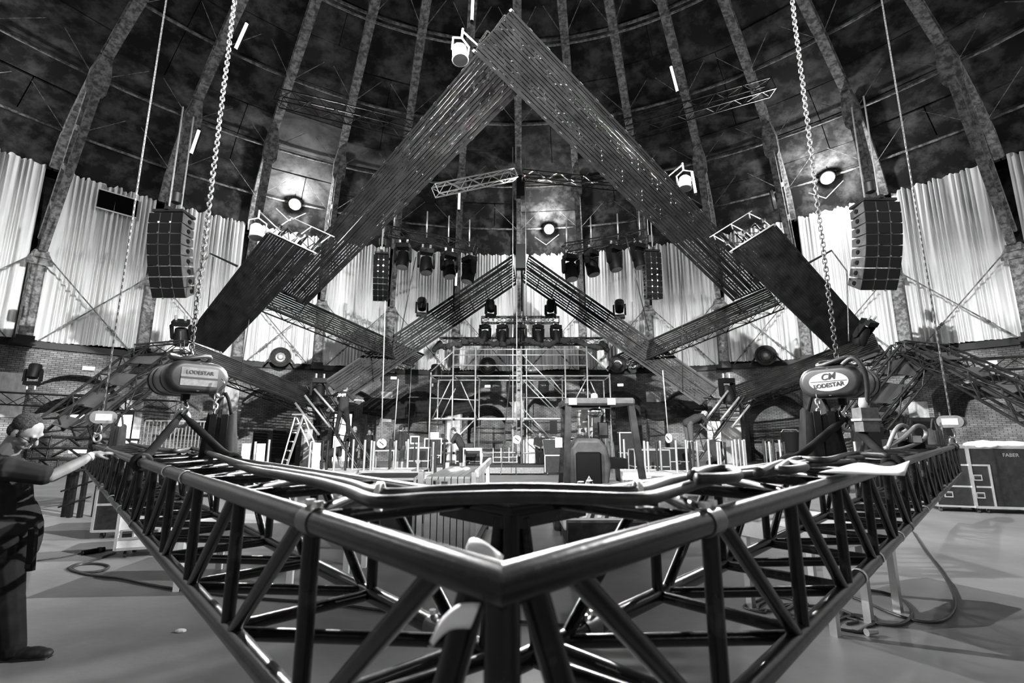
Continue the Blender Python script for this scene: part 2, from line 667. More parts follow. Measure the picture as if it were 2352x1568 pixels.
# dome: shell, roofing panels between ribs and purlins, purlins
mb = MB()
prof = [26.0] + RINGS + [0.02]
for i in range(len(prof) - 1):
    for k in range(76):
        a0, a1 = 360 * k / 76, 360 * (k + 1) / 76
        j = len(mb.v)
        r0, r1 = prof[i], prof[i + 1]
        mb.v += [pol(a0, r0, dome_z(r0) + .12), pol(a1, r0, dome_z(r0) + .12), pol(a1, r1, dome_z(r1) + .12), pol(a0, r1, dome_z(r1) + .12)]
        mb.f.append((j, j + 1, j + 2, j + 3))
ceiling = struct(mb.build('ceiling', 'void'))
for k in range(-9, 9):
    for i in range(len(RINGS) - 1):
        a0, a1 = AZ0 + k * BAY + .06, AZ0 + (k + 1) * BAY - .06
        subs = [(RINGS[i], RINGS[i + 1])]
        if 1 <= i <= 3:
            mid = RINGS[i] + (RINGS[i + 1] - RINGS[i]) * (0.45 + 0.1 * ((k * 7 + i * 3) % 3 - 1))
            subs = [(RINGS[i], mid), (mid, RINGS[i + 1])]
        for q, (r0, r1) in enumerate(subs):
            r0, r1 = r0 - .02, r1 + .02
            dz = rnd.uniform(-.02, .02)
            mb = MB()
            sp = (k + q + i) % 3 == 0 and 0 < i < 4
            cuts = [a0, (a0 * .4 + a1 * .6), a1] if sp else [a0, a1]
            for c0, c1 in zip(cuts, cuts[1:]):
                c1 -= .1 if sp else 0
                p = [pol(c0, r0, dome_z(r0) + dz), pol(c1, r0, dome_z(r0) + dz), pol(c1, r1, dome_z(r1) + dz), pol(c0, r1, dome_z(r1) + dz)]
                m1 = MB()
                m1.hexa([v + V((0, 0, .06)) for v in p] + p)
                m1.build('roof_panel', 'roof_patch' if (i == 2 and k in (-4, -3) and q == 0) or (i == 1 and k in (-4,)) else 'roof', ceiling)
for i, r in enumerate(RINGS[1:6]):
    for k in range(-9, 9):
        mb = MB()
        a0, a1 = AZ0 + k * BAY, AZ0 + (k + 1) * BAY
        rr = r - 0.12
        pts = [pol(a0 + (a1 - a0) * t / 3, rr, dome_z(r) - .22) for t in range(4)]
        mb.path(pts, .06, n=6)
        if i == 3:
            pts2 = [p + V((0, 0, -.28)) for p in pts]
            mb.path(pts2, .05, n=5)
        mb.build('purlin', 'old_steel', ceiling, smooth=True)

# riveted columns that turn into the ribs of the dome
for k in range(-8, 9):
    az = AZ0 + k * BAY
    side = math.degrees(1 / RW)
    t = V((math.cos(R(az)), -math.sin(R(az)), 0))
    ri = V((-math.sin(R(az)), -math.cos(R(az)), 0))        # towards the middle of the hall
    n = k + 9
    if k == -8 or k == 8:
        lab = 'riveted steel rib at the far %s edge of the dome' % ('left' if k < 0 else 'right')
    elif k == 0:
        lab = 'riveted steel column and rib behind the peak of the middle inverted V'
    else:
        lab = 'riveted steel column and dome rib, %s to the %s of the centre one' % (ORD[abs(k) - 1], 'left' if k < 0 else 'right')
    o = thing('steel_rib', lab, 'column', pol(az, 23.75, ZW), 'riveted columns and ribs around the hall')
    mb = MB()
    for sg in (-1, 1):                                     # box column: two webs with a riveted face plate
        mb.box(pol(az, 23.8, 7.05) + t * (sg * .2), .05, .5, 3.4, t, ri)
    mb.box(pol(az, 23.8, 7.05) + ri * .235, .44, .03, 3.4, t, ri)
    mb.box(pol(az, 23.8, 7.05) - ri * .235, .44, .03, 3.4, t, ri)
    col = mb.build('column', 'old_steel', o)
    mb = MB()
    for zz in range(14):
        for sg in (-1, 1):
            mb.lathe([(.028, 0), (.02, .02), (.0, .026)], pol(az, 23.8, 5.5 + zz * .24) + ri * .25 + t * (sg * .13), ri, n=6)
    mb.build('rivets', 'old_steel', col)
    mb = MB()
    mb.box(pol(az, 23.8, 5.2), .7, .75, .2, t, ri)
    mb.box(pol(az, 23.8, 5.38), .56, .62, .16, t, ri)
    mb.build('base', 'dark_metal', o)
    mb = MB()                                              # gusset head where the wall ties meet
    mb.prism([(-.2, 0), (.2, 0), (.42, -.42), (.42, -.6), (-.42, -.6), (-.42, -.42)], pol(az, 23.5, 9.0), t, V((0, 0, 1)), ri, .03)
    mb.box(pol(az, 23.65, 8.85), .46, .5, .3, t, ri)
    mb.build('head_plate', 'old_steel', o)
    # upper rib
    rr = [19.2, 16.5, 12.3, 8, 3.0]
    mb = MB()
    for r0, r1 in zip(rr, rr[1:]):
        mb.bar(pol(az, r0, dome_z(r0) - .5), pol(az, r1, dome_z(r1) - .5), .34, .06, ri)
        mb.bar(pol(az, r0, dome_z(r0) - .2), pol(az, r1, dome_z(r1) - .2), .34, .06, ri)
        mb.bar(pol(az, r0, dome_z(r0) - .35), pol(az, r1, dome_z(r1) - .35), .08, .3, ri)
    mb.build('upper_rib', 'old_steel', o)
    bz = dome_z(19.4)
    mb = MB()                                              # swollen haunch
    P = [(-.16, .35), (.16, .35), (.3, -.35), (.3, -1.0), (.2, -1.2), (-.2, -1.2), (-.3, -1.0), (-.3, -.35)]
    dn = (pol(az, 23.6, 9.3) - pol(az, 19.3, bz - .3)).normalized()
    nn = t.cross(dn).normalized()
    mb.prism(P, pol(az, 19.3, bz - .6) - nn * .25, t, -dn, nn, .5)
    mb.build('haunch', 'old_steel', o)
    mb = MB()
    for r0, r1 in ((20.2, 22.3), (22.3, 23.4), (23.4, 24.1)):
        mb.bar(pol(az, r0, dome_z(r0) - .25), pol(az, r1, dome_z(r1) - .25), .3, .28, ri)
    mb.build('roof_leg', 'old_steel', o)
    for sg, r0, r1, z1 in ((0, 19.5, 23.3, 9.0), (1, 20.4, 23.85, 9.6)):
        mb = MB()
        mb.bar(pol(az, r0, bz - 1.5 + sg * .35), pol(az, r1, z1), .26, .2, ri)
        mb.build('rail', 'old_steel', o)
    for f in (.25, .5, .75):
        mb = MB()
        a = pol(az, 19.5, bz - 1.5).lerp(pol(az, 23.3, 9.0), f)
        b = pol(az, 20.4, bz - 1.15).lerp(pol(az, 23.85, 9.6), f)
        mb.bar(a, b, .26, .22, V((0, 0, 1)))
        mb.build('rung', 'old_steel', o)
    for sg in (-1, 1):                                     # tie rods: V at each purlin, X on the wall
        mb = MB()
        for r in (23.2, 20.5, 16.5, 12.3):
            r2 = r - 1.6
            mb.tube(pol(az, r - .4, dome_z(r) - .5), pol(az + sg * BAY * .42, r2, dome_z(r2) - .3), .016, n=4)
        mb.build('tie_rod', 'old_steel', o)
        if abs(k + sg) <= 8:
            a = pol(az, 23.45, 8.75) + t * (sg * .25)
            b = pol(az + sg * BAY * .88, 23.95, 5.35)
            mb = MB()
            mb.tube(a, b, .028, n=5)
            for f in (.72, .76, .8):
                mb.tube(a.lerp(b, f), a.lerp(b, f + .03), .06, n=6)
            mb.build('wall_tie', 'old_steel', o)

# drapes, one in each bay
for k in range(-10, 10):
    a0, a1 = AZ0 + k * BAY, AZ0 + (k + 1) * BAY
    rg = random.Random(k * 13 + 5)
    ph = [rg.uniform(0, 6.28) for _ in range(6)]
    fr = [rg.uniform(16, 20), rg.uniform(29, 34), rg.uniform(7, 10), rg.uniform(45, 55)]
    hem = rg.uniform(0.0, .25)

    def fn(a, b, ph=ph, fr=fr, hem=hem, k=k):
        u = .055 + a * .89
        z = ZW + .28 + hem * (.4 + .6 * math.sin(a * 5 + ph[4])) * (1 - b) * .4 + (ZC + .05 - ZW - .28) * b
        tight = .55 + .45 * math.sin(a * 3.1 + ph[5]) ** 2
        w = (math.sin(fr[0] * 6.283 * a + ph[0] + .5 * math.sin(3 * b + ph[3])) * .075
             + math.sin(fr[1] * 6.283 * a * .7 + ph[1]) * .045 + math.sin(fr[2] * 6.283 * a * .6 + ph[2] + b) * .07)
        w = w * tight * (1.6 - .5 * b) + abs(math.sin(fr[3] * a + ph[3])) * .02
        scal = .06 * math.sin(a * 40 + ph[2]) if b > .99 else 0
        return pol(a0 + (a1 - a0) * u, 24.14 - w, z + scal)
    mb = MB()
    mb.grid(fn, 170, 10, flip=False)
    if -8 <= k <= 7:
        kk = k + 0.5
        n = int(abs(kk) + .5)
        lab = 'pale pleated drape in the %s bay %s of the centre column' % (ORD[n - 1], 'left' if kk < 0 else 'right')
    else:
        lab = 'pale pleated drape out of view beyond the %s edge, %s one' % ('left' if k < 0 else 'right', 'nearer' if k in (-9, 8) else 'further')
    tag(mb.build('wall_drape', 'drape', origin=pol((a0 + a1) / 2, 24.1, ZW + .3), smooth=True), lab, 'curtain', 'pale drapes around the hall')

# lamps of the flood ring: housing, yoke, reflector rim, glass
for i, az in enumerate(FLOODS):
    if abs(az) > 46:
        lab = 'round flood lamp high on the dome out of view, %s clockwise from the far left' % ORD[i]
    else:
        lab = {-32: 'blazing round flood lamp on the dome at left', 6: 'blazing round flood lamp above the middle drapes',
               44: 'blazing round flood lamp on the dome at right'}[round(az)]
    p = pol(az, 22.75, 14.05)
    d = (pol(az + 180, 0, 10.5) - p).normalized()
    o = thing('flood_lamp', lab, 'lamp', p, 'flood lamps around the dome')
    MB().lathe([(.1, -.3), (.17, -.24), (.2, -.08), (.3, .08), (.33, .16), (.3, .16)], p, d, n=16).build('housing', 'dark_metal', o, smooth='auto')
    MB().lathe([(.295, .15), (.22, .19), (.0, .2)], p, d, n=16).build('lamp_glass', 'lamp_glow', o, smooth=True)
    u, w = perp(d)
    t = V((math.cos(R(az)), -math.sin(R(az)), 0))
    mb = MB()
    mb.path([p + t * .34, p + t * .36 + V((0, 0, .3)), p + V((0, 0, .42)), p - t * .36 + V((0, 0, .3)), p - t * .34], .02, n=6)
    mb.tube(p + V((0, 0, .42)), V((p.x, p.y, dome_z(22.75) - .05)), .02)
    mb.build('yoke', 'dark_metal', o, smooth=True)
    mb = MB()                                              # the bowed rod under each lamp
    q = p + V((0, 0, -1.0)) - t * .2
    mb.tube(p - t * .9 + V((0, 0, -.45)), q, .02)
    mb.tube(q, p + t * .6 + V((0, 0, -.35)), .02)
    mb.build('stay_rod', 'galv', o)

# dark vent left open near the top of one drape
az = -49.5
c = CY(271, 468, 23.95)
az = math.degrees(math.atan2(c.x, c.y - AX.y))
t = V((math.cos(R(az)), -math.sin(R(az)), 0))
ri = V((-math.sin(R(az)), -math.cos(R(az)), 0))
o = thing('drape_vent', 'dark rectangular opening near the top of the second drape from the left', 'vent', c)
MB().box(c, 1.45, .05, .85, t, ri).build('opening', 'void', o)
for s in (-1, 1):
    MB().box(c + V((0, 0, s * .45)) + ri * .02, 1.5, .05, .05, t, ri).build('hem', 'drape', o)

# ------------------------------------------------------------------ the big slatted light panels on trusses
def slat_panel(label, q, d, ns=12, back=.4, slat='slat', gap=.42, bars=1.0, truss_w=.32, edge_clips=True, tside=1.0, tn=2):
    """q: pixels of the four corners (start edge 0,3 - end edge 1,2), d: their camera depths"""
    P = [D(x, y, dd) for (x, y), dd in zip(q, d)]
    # make the quad a true flat strip of constant width
    a, b = (P[0] + P[3]) / 2, (P[1] + P[2]) / 2
    wv = ((P[3] - P[0]) + (P[2] - P[1])) / 2
    t = (b - a).normalized()
    W = wv.length
    n = t.cross(wv).normalized()
    if n.dot(V((0, 0, EYE)) - a) < 0:
        n = -n                                             # n points to the camera side
    ctr = (a + b) / 2
    o = thing('light_panel', label, 'light panel', ctr, 'slatted light panels hung in a zigzag')
    L = (b - a).length
    sv = [P[3] - P[0], P[2] - P[1]]
    wu = wv.normalized()
    for i in range(ns):
        f = (i + .5) / ns
        s0, s1 = P[0] + sv[0] * f, P[1] + sv[1] * f
        mb = MB()
        w = W / ns * (1 - gap)
        m0 = s0.lerp(s1, .5)
        mb.box(m0, w, (s1 - s0).length, .022, wu, (s1 - s0).normalized(), n)
        mb.build('slat', slat, o)
    mb = MB()
    k = max(3, int(L / bars))
    for i in range(k + 1):
        f = i / k
        p = P[0].lerp(P[1], f)
        r = P[3].lerp(P[2], f)
        mb.bar(p - n * .03, r - n * .03, .03, .03, n)
    mb.build('crossbars', 'dark_metal', o)
    for i, (u, v_) in enumerate(((0, 1), (3, 2))):
        mb = MB()
        mb.bar(P[u], P[v_], .045, .06, n)
        mb.build('edge_rail', 'dark_metal', o)
    if edge_clips:
        mb = MB()
        for i in range(k * 2 + 1):
            f = i / (k * 2)
            for u, v_ in ((0, 1), (3, 2)):
                p = P[u].lerp(P[v_], f)
                mb.box(p - n * .02, .06, .08, .07, wu, t, n)
        mb.build('edge_clips', 'galv', o)
    offs = [0] if tn == 1 else [-.22, .22]
    for s in offs:
        ta, tb = a - n * back + wu * (W * s), b - n * back + wu * (W * s)
        ch, la = lattice(ta, tb, truss_w, truss_w, n, rc=.024, rl=.012, bay=.42)
        for c_ in ch:
            c_.build('chord', 'black_truss', o, smooth='auto')
        la.build('lacing', 'black_truss', o, smooth=True)
    mb = MB()
    for i in range(k + 1):
        f = i / k
        p = a.lerp(b, f)
        mb.tube(p - n * .03 - wu * (W * .3), p - n * (back + .1) - wu * (W * .3), .015, n=4)
        mb.tube(p - n * .03 + wu * (W * .3), p - n * (back + .1) + wu * (W * .3), .015, n=4)
    mb.build('brackets', 'dark_metal', o)
    return o, P, n, t, wu


R1 = slat_panel('huge slatted light panel falling from the top peak to the right', [(1175, 25), (1770, 655), (1684, 690), (1090, 118)], [10, 14.6, 15, 10.2], ns=14, gap=.24, slat='slat_light')
L1 = slat_panel('huge slatted light panel falling from the top peak to the left', [(1098, 122), (640, 662), (700, 702), (1190, 212)], [11.0, 15, 15.4, 11.2], ns=14, gap=.24, slat='slat_light')
L2 = slat_panel('dark slatted panel slanting down in front of the left drapes', [(615, 535), (425, 778), (512, 808), (722, 584)], [12.3, 15, 15, 12.3], ns=18, gap=.08, back=.35)
R2 = slat_panel('dark slatted panel slanting down in front of the right drapes', [(1681, 580), (1912, 803), (1998, 766), (1780, 518)], [12.3, 15, 15, 12.3], ns=18, gap=.08, back=.35)
M1 = slat_panel('left arm of the middle inverted V of slatted panels', [(1176, 588), (745, 876), (800, 915), (1186, 652)], [23.5, 17.8, 17.8, 23.5], ns=11, gap=.32, back=.3, edge_clips=False)
M2 = slat_panel('right arm of the middle inverted V of slatted panels', [(1215, 585), (1648, 888), (1608, 929), (1198, 645)], [23.5, 17.8, 17.8, 23.5], ns=11, gap=.32, back=.3, edge_clips=False)
S1 = slat_panel('slatted panel seen from below behind the left chain hoist, the higher one', [(632, 662), (974, 815), (944, 840), (610, 704)], [15.6, 21, 20.0, 14.6], ns=9, gap=.4, back=.4, edge_clips=False, tn=1)
S2 = slat_panel('slatted panel seen from below left of the right chain hoist, the higher one', [(1762, 662), (1414, 817), (1451, 840), (1788, 698)], [15.6, 21, 20.0, 14.6], ns=9, gap=.4, back=.4, edge_clips=False, tn=1)
T1 = slat_panel('low slatted panel from the left chain hoist down towards the ladder', [(440, 788), (768, 918), (745, 945), (462, 838)], [15.6, 18.4, 17.4, 14.4], ns=9, gap=.4, back=.4, edge_clips=False, tn=1)
T2 = slat_panel('low slatted panel from the right chain hoist down towards the crouching men', [(2006, 766), (1680, 890), (1696, 925), (2020, 802)], [15.6, 18.4, 17.4, 14.4], ns=9, gap=.4, back=.4, edge_clips=False, tn=1)

# open ends of the two lower panels: bent pipe frames with clamps
for P4, side, lab in ((L2, -1, 'pipe frame with clamps on the top end of the left slanting panel'),
                      (R2, 1, 'pipe frame with clamps on the top end of the right slanting panel')):
    o_, P, n, t, wu = P4
    a, b = P[0], P[3]
    o = thing('pipe_frame', lab, 'frame', (a + b) / 2, 'pipe frames on the panel ends')
    for f in (.08, .5, .92):
        p = a.lerp(b, f)
        mb = MB()
        mb.path([p - t * .05, p - t * .3 - n * .1, p - t * .42 - n * .55, p - t * .1 - n * .75], .015, n=6)
        mb.build('bent_pipe', 'alu_dull', o, smooth=True)
        MB().lathe([(.05, -.05), (.06, -.02), (.06, .02), (.05, .05)], p - t * .3 - n * .1, wu, n=8).build('clamp', 'chrome', o)
    MB().tube(a - t * .06, b - t * .06, .02, n=8).build('end_pipe', 'alu_dull', o, smooth=True)
    MB().tube(a - t * .42 - n * .55, b - t * .42 - n * .55, .014, n=8).build('cross_pipe', 'alu_dull', o, smooth=True)
# lone arm with a cable on the right, and its twin on the left
for pts, dd, lab in (([(1855, 605), (1910, 575)], 13.6, 'thin outrigger arm poking out above the right slanting panel'),
                     ([(545, 611), (483, 582)], 13.6, 'thin outrigger arm poking out above the left slanting panel')):
    a, b = D(*pts[0], dd), D(*pts[1], dd)
    o = thing('outrigger_arm', lab, 'arm', a, 'outrigger arms')
    MB().tube(a, b, .035, .025, n=6).build('arm', 'dark_metal', o)
    sg = 1 if pts[0][0] > 1176 else -1
    c1 = [b, b + V((sg * .35, 0, -.6)), b + V((sg * .25, 0, -1.6)), b + V((sg * .15, 0, -2.6))]
    cpts = []
    for i in range(13):
        f = i / 12 * 3
        j = min(int(f), 2)
        cpts.append(c1[j].lerp(c1[j + 1], f - j))
    MB().path(cpts, .018, n=5).build('cable', 'rubber', o, smooth=True)

# ramps of twin trusses with dark plates at the far left and far right, inverted V on the right
def plate_ramp(label, rails, d0, d1, plates, w=.3):
    """rails: ((top px),(bottom px)) for each of two box trusses"""
    A = [D(*r[0], d0) for r in rails]
    B = [D(*r[1], d1) for r in rails]
    o = thing('plated_truss_ramp', label, 'truss', (A[0] + B[1]) / 2, 'plated truss ramps')
    for a, b in zip(A, B):
        up = (b - a).cross(A[1] - A[0]).normalized()
        ch, la = lattice(a, b, w, w, up, rc=.03, rl=.016, bay=.5)
        for c_ in ch:
            c_.build('chord', 'black_truss', o, smooth='auto')
        la.build('lacing', 'black_truss', o, smooth=True)
    for f0, f1 in plates:
        p = [A[0].lerp(B[0], f0), A[0].lerp(B[0], f1), A[1].lerp(B[1], f1), A[1].lerp(B[1], f0)]
        nn = (p[1] - p[0]).cross(p[3] - p[0]).normalized() * .02
        MB().hexa(p + [q + nn for q in p]).build('plate', 'pleated_plate', o)
    return o, A, B


plate_ramp('twin truss ramp with dark plates climbing above the man at left', (((322, 812), (118, 975)), ((412, 815), (188, 995))), 13, 9.6,
           [(.02, .17), (.34, .5), (.62, .78), (.9, 1.0)])
truss('box_truss', 'short level box truss capping the plated ramp at left', D(318, 806, 13), D(432, 796, 13), .3, .3)
plate_ramp('twin truss ramp with dark plates falling to the far right edge', (((2085, 800), (2420, 985)), ((2165, 806), (2460, 945))), 13, 8.6,
           [(.05, .2), (.36, .5), (.6, .72), (.84, .96)])
plate_ramp('twin truss ramp with dark plates behind the right chain hoist', (((2068, 800), (1895, 1010)), ((2150, 815), (1990, 1010))), 13.2, 13.0,
           [(.05, .26), (.36, .58), (.68, .86)])
truss('box_truss', 'short level box truss capping the ramps at right', D(2068, 797, 13), D(2170, 806, 13), .3, .3)

# work trusses slanting to the floor with loose shiny pipes
tl = truss('box_truss', 'black box truss slanting to the floor where the climber works', D(722, 880, 17.5), D(838, 1070, 17.0), .5, .5, up=(0, -1, .3), rc=.03, rl=.016)
tr = truss('box_truss', 'black box truss slanting to the floor beside the bending man', D(1690, 905, 17.5), D(1588, 1045, 17.0), .5, .5, up=(0, -1, .3), rc=.03, rl=.016)
for pts, lab in ((((678, 925), (733, 999)), 'shiny pipe standing off the left work truss, outermost'),
                 (((700, 908), (758, 981)), 'shiny pipe standing off the left work truss, middle'),
                 (((722, 893), (767, 945)), 'shiny pipe standing off the left work truss, innermost'),
                 (((1722, 930), (1680, 982)), 'shiny pipe standing off the right work truss, outermost'),
                 (((1698, 912), (1655, 965)), 'shiny pipe standing off the right work truss, middle'),
                 (((1672, 897), (1622, 962)), 'shiny pipe standing off the right work truss, innermost')):
    a, b = D(*pts[0], 16.6), D(*pts[1], 16.4)
    o = thing('steel_pipe', lab, 'pipe', b, 'shiny pipes on the work trusses')
    MB().tube(a, b, .04, n=8).build('pipe', 'galv', o, smooth=True)
    for f in (.3, .75):
        p = a.lerp(b, f)
        MB().tube(p, p + V((.2 if p.x < 0 else -.2, 1.0, .1)), .025, n=5).build('strut', 'dark_metal', o)

# flown trusses under the dome
truss('box_truss', 'slim lit box truss reaching from the left panel to the centre mast', D(1000, 438, 19), D(1180, 400, 21), .4, .4, m='alu_dull', rc=.03, rl=.016)
truss('box_truss', 'dark box truss from the centre mast towards the right panel', D(1200, 402, 21), D(1420, 425, 21), .35, .35)
truss('box_truss', 'dark box truss high at the left under the dome', D(640, 225, 17), D(950, 300, 17), .45, .45)
truss('box_truss', 'dark box truss high at the right under the dome', D(1420, 300, 17), D(1770, 200, 17), .45, .45)
tL = truss('box_truss', 'left flown lighting truss with moving heads above the middle drapes', D(890, 530, 19.5), D(1092, 572, 18.5), .35, .35)
tR = truss('box_truss', 'right flown lighting truss with moving heads above the middle drapes', D(1296, 572, 18.5), D(1480, 540, 19.5), .35, .35)
tM = truss('box_truss', 'short level truss carrying five moving heads in the middle', D(1106, 735, 22), D(1284, 735, 22), .28, .28)
tD = truss('box_truss', 'level truss wrapped with black cloth above the scaffold', D(1010, 784, 22), D(1385, 784, 22), .3, .3)
truss('box_truss', 'long level box truss low along the left wall', D(-40, 912, 14), D(410, 935, 15), .35, .35)
truss('box_truss', 'long level box truss low along the right wall', D(2000, 850, 15), D(2400, 830, 14), .35, .35)
# drop pipes and ropes for the flown trusses
def hang(name, label, pts, r, m, cat, group=None, n=5):
    mb = MB()
    mb.path(pts, r, n=n)
    return tag(mb.build(name, m, origin=pts[-1], smooth=True), label, cat, group)


i = 0
for px, py, d in ((905, 525, 19.4), (980, 545, 19.1), (1030, 556, 18.9), (1078, 566, 18.6), (1302, 566, 18.6), (1358, 558, 18.9), (1420, 550, 19.2), (1470, 540, 19.4)):
    p = D(px, py, d)
    top = V((p.x, p.y, p.z + 1.1))
    hang('drop_pipe', 'thin drop pipe above the %s flown lighting truss, %s from the left' % ('left' if px < 1176 else 'right', ORD[i % 4]), [top, p], .03, 'galv', 'pipe', 'drop pipes on the lighting trusses')
    i += 1

# ------------------------------------------------------------------ moving heads
def make_head():
    o = thing('moving_head', 'x', 'stage light', (0, 0, 0), 'moving heads')
    MB().box((0, 0, -.07), .34, .26, .12).build('base', 'black_plastic', o)
    for s in (-1, 1):
        MB().tube((s * .1, 0, 0), (s * .1, 0, .12), .03).build('clamp', 'galv', o)
    for s in (-1, 1):
        MB().prism([(-.08, 0), (.08, 0), (.06, -.34), (0, -.4), (-.06, -.34)], (s * .2 - .025, 0, -.13), (0, 1, 0), (0, 0, 1), (1, 0, 0), .05).build('yoke_arm', 'black_plastic', o)
    h = MB().lathe([(.08, .22), (.14, .18), (.16, .0), (.17, -.2), (.15, -.26), (.14, -.26)], (0, 0, -.42), (0, .25, 1), n=14).build('head', 'black_plastic', o, smooth='auto')
    MB().lathe([(.14, -.265), (.0, -.27)], (0, 0, -.42), (0, .25, 1), n=14).build('lens', 'lens', h)
    return o


head, hu = make_head(), [False]
for i, px in enumerate((1114, 1154, 1196, 1236, 1277)):
    place(head, hu, D(px, 742, 22) + V((0, 0, -.08)), (0, 0, R(rnd.uniform(-40, 40))), 'moving head under the short middle truss, %s from the left' % ORD[i], 'moving heads', 1.25)
for i, (px, py, d) in enumerate(((927, 560, 19.3), (980, 572, 19.0), (1032, 580, 18.8), (1078, 590, 18.5))):
    place(head, hu, D(px, py, d), (0, 0, R(rnd.uniform(-60, 60))), 'large moving head under the left flown truss, %s from the left' % ORD[i], 'moving heads', 1.5)
for i, (px, py, d) in enumerate(((1310, 585, 18.5), (1358, 575, 18.8), (1410, 565, 19.1), (1465, 560, 19.4))):
    place(head, hu, D(px, py, d), (0, 0, R(rnd.uniform(-60, 60))), 'large moving head under the right flown truss, %s from the left' % ORD[i], 'moving heads', 1.5)
for px, py, d, rz, lab in ((1127, 735, 22, 30, 'moving head standing upright on the left of the short middle truss'),
                           (1265, 735, 22, -30, 'moving head standing upright on the right of the short middle truss'),
                           (968, 733, 20.7, 20, 'moving head standing on the left arm of the inverted V'),
                           (1424, 738, 20.6, -20, 'moving head standing on the right arm of the inverted V')):
    place(head, hu, D(px, py, d) + V((0, 0, .12)), (R(180), 0, R(rz)), lab, 'moving heads', 1.2)
for px, py, d, rx, lab, sc in ((415, 735, 14, 30, 'moving head on the lower left edge of the left slanting panel', 1.15),
                               (2000, 735, 14, 40, 'moving head on the lower right edge of the right slanting panel', 1.15),
                               (1785, 535, 13.2, 20, 'moving head clamped to the top end of the right slanting panel', 1.2),
                               (735, 868, 17.0, 0, 'moving head where the left low panel meets the inverted V', 1.3),
                               (1668, 868, 17.0, 0, 'moving head where the right low panel meets the inverted V', 1.3),
                               (1000, 880, 23, 180, 'moving head on the brick pier left of the scaffold', 1.3),
                               (1345, 892, 23, 180, 'moving head on the brick pier right of the scaffold', 1.3),
                               (258, 905, 13.5, 0, 'moving head on the long level truss low at left', .85),
                               (72, 885, 13, 180, 'moving head on top of the long level truss low at left', .85)):
    place(head, hu, D(px, py, d), (R(rx), 0, R(20)), lab, 'moving heads', sc)


def make_par():
    o = thing('flood_can', 'x', 'stage light', (0, 0, 0), 'pale lamp cans')
    b = MB().lathe([(.09, .2), (.15, .14), (.16, -.12), (.18, -.16), (.16, -.17)], (0, 0, -.3), (0, .35, 1), n=14).build('can', 'white', o, smooth='auto')
    MB().lathe([(.155, -.175), (0, -.18)], (0, 0, -.3), (0, .35, 1), n=14).build('lens', 'lens', b)
    MB().path([(-.19, 0, -.3), (-.2, 0, -.05), (0, 0, .05), (.2, 0, -.05), (.19, 0, -.3)], .022, n=6).build('yoke', 'galv', o, smooth=True)
    MB().tube((0, 0, .03), (0, 0, .25), .025).build('clamp', 'galv', o)
    return o


par, pu = make_par(), [False]
for px, py, d, lab in ((1060, 92, 10.6, 'pale lamp can clamped beside the top peak of the big panels'),
                       (593, 505, 12.6, 'pale lamp can beside the top end of the left slanting panel'),
                       (1570, 395, 13.5, 'pale lamp can on the right edge of the big right panel')):
    place(par, pu, D(px, py, d), (R(10), 0, R(40 if px < 1176 else -40)), lab, 'pale lamp cans', 1.05)
    p = D(px, py, d) + V((0, 0, .25))
    q = D(px + (55 if px < 1176 else -55), py + (28 if px < 500 or px > 900 else 30), d + .2)
    tag(MB().tube(p, q, .02).build('clamp_arm', 'galv', origin=p, smooth=True), lab.replace('pale lamp can', 'thin clamp arm of the lamp can'), 'arm', 'lamp clamp arms')

